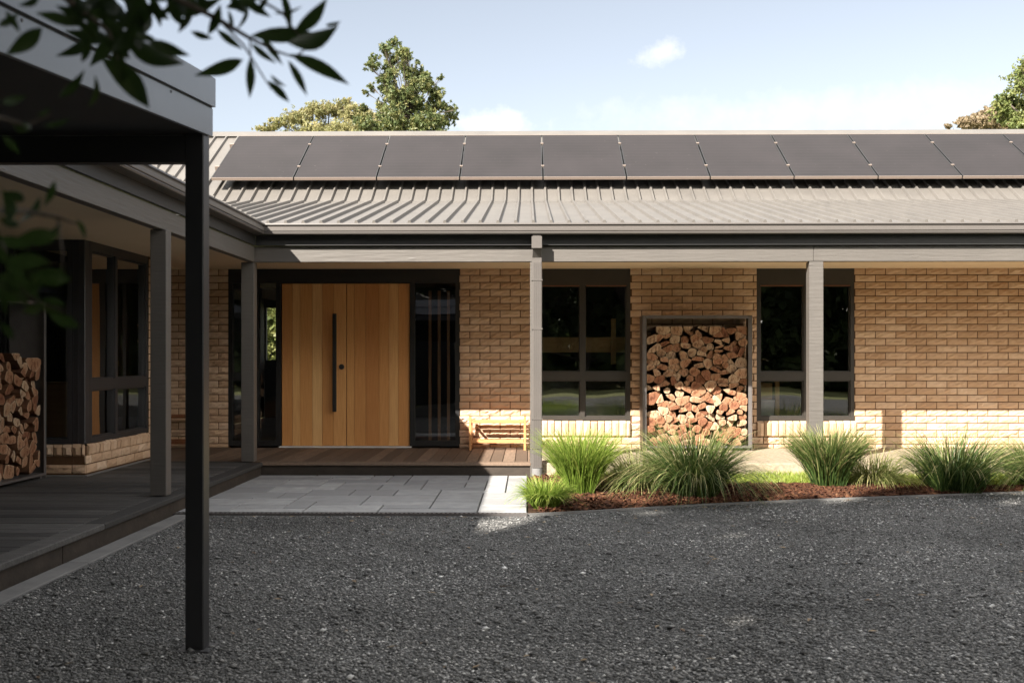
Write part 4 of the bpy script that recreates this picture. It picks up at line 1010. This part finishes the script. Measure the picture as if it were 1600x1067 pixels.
b = MB(); b.box(-9.5, -2.0, -8, -3.0, -.02, 2.7); b.build('wall', M['underside'], g_)
b = MB(); b.add([(-9.8,-8.3,2.71),(-1.7,-8.3,2.71),(-1.7,-2.9,2.71),(-9.8,-2.9,2.71),(-8.2,-5.5,3.9),(-3.2,-5.5,3.9)], [(0,1,5,4),(1,2,5),(2,3,4,5),(3,0,4),(0,3,2,1)]); b.build('roof', M['roof'], g_)
fe = thing('paling_fence', 'long timber paling fence behind the hedge trees, seen only in reflections', 'fence', (0, -23, 0))
b = MB(); x = -34
while x < 34: b.box(x, x+.145, -23.02, -23, -.02, 2.2+rs.uniform(-.01,.01), rs.random()); x += .15
b.build('palings', M['lacquer'], fe)
b = MB(); b.box(-34, 34, -22.998, -22.95, 1.7, 1.8); b.box(-34, 34, -22.998, -22.95, .4, .5); b.build('rails', M['lacquer'], fe)
# spreading crown over the near drive; slanted unseen rows added to block sky light
cl = [(x+rs.uniform(-.4,.4), y+rs.uniform(-.4,.4), z+rs.uniform(-.3,.3), 1.0, 1.0, .7) for (x, y, z) in
      [(-1,-2.5,6.3),(1,-2.5,6.8),(3,-2.2,6.8),(5,-2,6.5),(0,-.8,6.2),(2,-.6,6.6),(4,-.4,6.4),(-1,.8,5.6),(1.2,1,5.9),(3.2,1.2,5.9),(5.2,.8,5.8),(6.8,-.6,6.0),(-2.2,-1,5.6),(7,-2.4,6.4)]]
cl += [(x+rs.uniform(-.3,.3), y+rs.uniform(-.2,.2), .86*(8.0-y)-.95+rs.uniform(-.15,.05), .95, .8, .5) for y in (2.4, 1.0, -.6) for x in (-6.5,-5,-3.5,-2,-.5,1,2.5,4,5.5,7)]
cl2 = [(x+rs.uniform(-.2,.2), -1.3+rs.uniform(-.3,.3), z, .8, .6, .7) for x in (-.8,.2,1.2,2.2,3.2,4.2) for z in (2.1, 3.1, 4.1)]  # low crown added behind the camera to darken the left posts
tree('shade_tree', 'low dense tree added unseen behind the camera to darken the left wing', (1.4, -1.5, 0), 4.2, cl2, 15000, .16, M['leaf_shade'], 107, 'garden trees shading the drive', .1, .62, .1, 30, .1)
tree('shade_tree', 'spreading garden tree over the near drive, unseen crown shaped to block sky light', (4, -2.6, 0), 6.6, cl, 56000, .2, M['leaf_shade'], 101, 'garden trees shading the drive', .1, .62, .25, 30, .1)
nine = ['one','two','three','four','five','six','seven','eight','nine']
for i, x in enumerate(range(-24, 30, 6)):
    cl = [(x+dx+rs.uniform(-.7,.7), -20+rs.uniform(-1,1), z, 2.3, 1.6, 1.5) for z in (1.0, 2.4, 3.8, 4.8) for dx in (-1.6, 1.6)]
    tree('hedge_tree', 'dark bushy tree mirrored in the windows, number %s along the far side of the lawn' % nine[i], (x, -20, 0), 5.5, cl, 8500, .5, M['leaf_shade'], 120+i, 'trees along the far side of the lawn', 0, .7, .3, 26, .1)
for i, y in enumerate(range(-14, 16, 6)):
    cl = [(19+rs.uniform(-1,1), y+rs.uniform(-2,2), z, 1.6, 2.6, 1.6) for z in (1.2, 2.8, 4.4) for _ in (0,1)]
    tree('hedge_tree', 'dark bushy tree beyond the right end of the drive, number %s' % nine[i], (19, y, 0), 5.5, cl, 5000, .46, M['leaf_shade'], 140+i, 'trees beyond the right end of the drive', 0, .7, .3, 26, .1)

# branch hanging in front of the camera from a tree just outside the left edge
br = thing('overhanging_branch', 'dark out of focus leafy branch hanging across the top left corner', 'branch', (-1.6, .6, 2.3))
LV = []
def lf(x0, y0, x1, y1, d=1.5, w_=.26, tone=.3): LV.append((x0-(x1-x0)*.08, y0-(y1-y0)*.08, x1+(x1-x0)*.08, y1+(y1-y0)*.08, d, w_*1.02, tone*.8))
for q in [(62,46,12,84,1.35,.36,.5),(199,61,282,97,1.45,.34,.3),(162,95,228,164,1.45,.30,.2),(147,120,138,166,1.4,.32,.8),(375,95,308,117,1.55,.26,.35),(391,94,390,150,1.55,.22,.35),(341,48,378,76,1.55,.24,.2),
          (398,56,492,54,1.5,.22,.25),(455,66,524,42,1.45,.42,.6),(462,48,508,0,1.5,.32,.5),(458,88,540,130,1.55,.20,.4),(452,98,478,147,1.55,.20,.3),(420,128,450,158,1.6,.24,.25),(424,118,446,134,1.6,.22,.2),
          (268,18,343,-2,1.5,.26,.2),(326,52,343,10,1.5,.3,.2),(357,18,362,52,1.55,.2,.2),(300,50,330,60,1.55,.3,.15),(180,20,150,-20,1.4,.3,.15),(190,40,210,-10,1.4,.34,.15),(165,30,200,66,1.4,.32,.15),(150,60,110,30,1.4,.30,.3),
          (140,25,90,10,1.4,.34,.2),(120,40,60,22,1.4,.28,.4),(210,40,175,80,1.4,.36,.15),(225,10,262,30,1.45,.34,.15),(235,-5,250,40,1.45,.3,.2),(200,90,160,60,1.42,.34,.2),(175,75,190,130,1.42,.34,.15),(128,95,142,60,1.42,.26,.3),
          (385,5,370,45,1.55,.22,.2),(400,20,420,-10,1.55,.22,.2),(430,20,470,10,1.5,.18,.2),(440,-10,452,50,1.5,.2,.25),(395,70,430,98,1.55,.22,.2),(410,60,440,100,1.55,.2,.25),(10,20,30,50,1.35,.3,.3),(0,40,28,22,1.35,.3,.3),
          (262,0,285,40,1.45,.3,.15),(300,20,280,50,1.5,.28,.15),(240,60,205,50,1.45,.3,.2),
          (510,40,532,34,1.6,.18,.2),(330,8,300,-8,1.5,.3,.15),(360,-8,384,20,1.5,.3,.2),(100,-5,140,12,1.4,.3,.2),(60,-5,30,8,1.4,.3,.2),
          (95,150,130,112,1.4,.26,.3),(20,190,46,200,1.3,.34,.8),(58,180,78,168,1.3,.3,.7),(70,196,108,186,1.3,.22,.6),(6,214,30,240,1.3,.3,.5),(5,160,40,150,1.3,.3,.4),
          (85,285,70,320,1.3,.28,.55),(60,310,30,345,1.3,.3,.5),(120,345,132,372,1.25,.3,.6),(95,350,60,372,1.3,.3,.5),(0,405,52,418,1.25,.34,.6),(2,430,60,470,1.2,.36,.55),(40,462,62,430,1.2,.36,.55),
          (20,455,42,478,1.2,.34,.7),(36,486,66,474,1.2,.3,1.0),(64,478,94,488,1.2,.26,1.0),(80,492,122,510,1.2,.34,.6),(66,470,100,478,1.2,.24,.5),(92,418,100,440,1.25,.22,.6),(0,340,30,352,1.25,.3,.5),(10,300,36,312,1.25,.3,.4),(0,505,20,530,1.2,.3,.4)]: lf(*q)
r6 = random.Random(2)
for _ in range(26):
    x, y, a = r6.uniform(120, 240), r6.uniform(-40, 70), r6.uniform(0, 6.28); lf(x, y, x+62*math.cos(a), y+62*math.sin(a), r6.uniform(1.4,1.6), .3, .15)
for _ in range(16):
    x, y, a = r6.uniform(250, 460), r6.uniform(-50, 12), r6.uniform(0, 6.28); lf(x, y, x+55*math.cos(a), y+45*math.sin(a), r6.uniform(1.5,1.65), .26, .2)
for _ in range(14):
    x, y, a = r6.uniform(-20, 60), r6.uniform(330, 480), r6.uniform(0, 6.28); lf(x, y, x+60*math.cos(a), y+50*math.sin(a), r6.uniform(1.15,1.3), .32, .6)
b = MB()
for (x0,y0,x1,y1,d,w_,tone) in LV:
    a = at(x0,y0,d); c = at(x1,y1,d+r6.uniform(-.03,.03)); v = c-a; ln = v.length; v.normalize()
    s_ = v.cross(Vector((r6.uniform(-.5,.5), 1, r6.uniform(-.5,.5)))).normalized(); nrm = s_.cross(v)
    K = 7; vs = []; prof = [.0,.55,.9,1,.92,.68,.35,.0]
    for k in range(K+1):
        u = k/K; cpt = a+v*ln*u+nrm*(.10*ln*math.sin(u*3.1)); hw = prof[k]*w_*ln*.5
        vs += [cpt-s_*hw+nrm*hw*.3, cpt, cpt+s_*hw+nrm*hw*.3]
    fs = []
    for k in range(K):
        i = k*3; fs += [(i,i+1,i+4,i+3),(i+1,i+2,i+5,i+4)]
    b.add(vs, fs, tone if tone >= 1 else tone*.66)
b.build('foliage', M['leaf_near'], br, True)
b = MB()
def twig(pts, r0, r1):
    P = [at(*p) for p in pts]; n = len(P)-1; b = MB()
    for k in range(n): b.tube(P[k], P[k+1], r0+(r1-r0)*k/n, r0+(r1-r0)*(k+1)/n, 7, cap=False)
    b.build('twig', M['bark'], br)
twig([(-120,-160,1.1),(20,-60,1.35),(120,10,1.4),(170,50,1.42),(185,95,1.43)], .006, .0015)
twig([(-120,-160,1.1),(120,-70,1.4),(260,-10,1.45),(340,30,1.5),(390,60,1.55),(430,80,1.55),(460,90,1.55)], .006, .0012)
twig([(260,-10,1.45),(370,-20,1.5),(440,20,1.5),(470,60,1.5)], .003, .001)
twig([(340,30,1.5),(380,70,1.55),(410,118,1.58),(424,140,1.6)], .002, .0008)
twig([(390,60,1.55),(392,96,1.55)], .0014, .0008); twig([(460,90,1.55),(500,60,1.58),(530,36,1.6)], .0014, .0006)
twig([(-160,60,1.1),(-20,180,1.28),(40,196,1.3),(80,180,1.3)], .005, .001)
twig([(-160,250,1.0),(-20,330,1.2),(40,330,1.28),(90,340,1.3),(120,350,1.28)], .005, .001)
twig([(-20,330,1.2),(10,400,1.22),(40,460,1.2),(70,476,1.2),(100,486,1.2)], .003, .001)
twig([(90,340,1.3),(98,400,1.26),(96,430,1.25)], .0015, .0008)
b = MB()
s0 = at(-120,-160,1.1); s1 = at(-160,60,1.1); s2 = at(-160,250,1.0)
q0 = Vector((-1.22, .62, 2.6)); 
for s_ in (s0, s1, s2): b.tube(q0, s_, .012, .006, 8, cap=False)
b.tube(Vector((-1.15, -.55, 0)), Vector((-1.20, -.1, 1.5)), .05, .035, 10); b.tube(Vector((-1.20, -.1, 1.5)), q0, .035, .012, 10, cap=False)
b.build('limb', M['bark'], br)
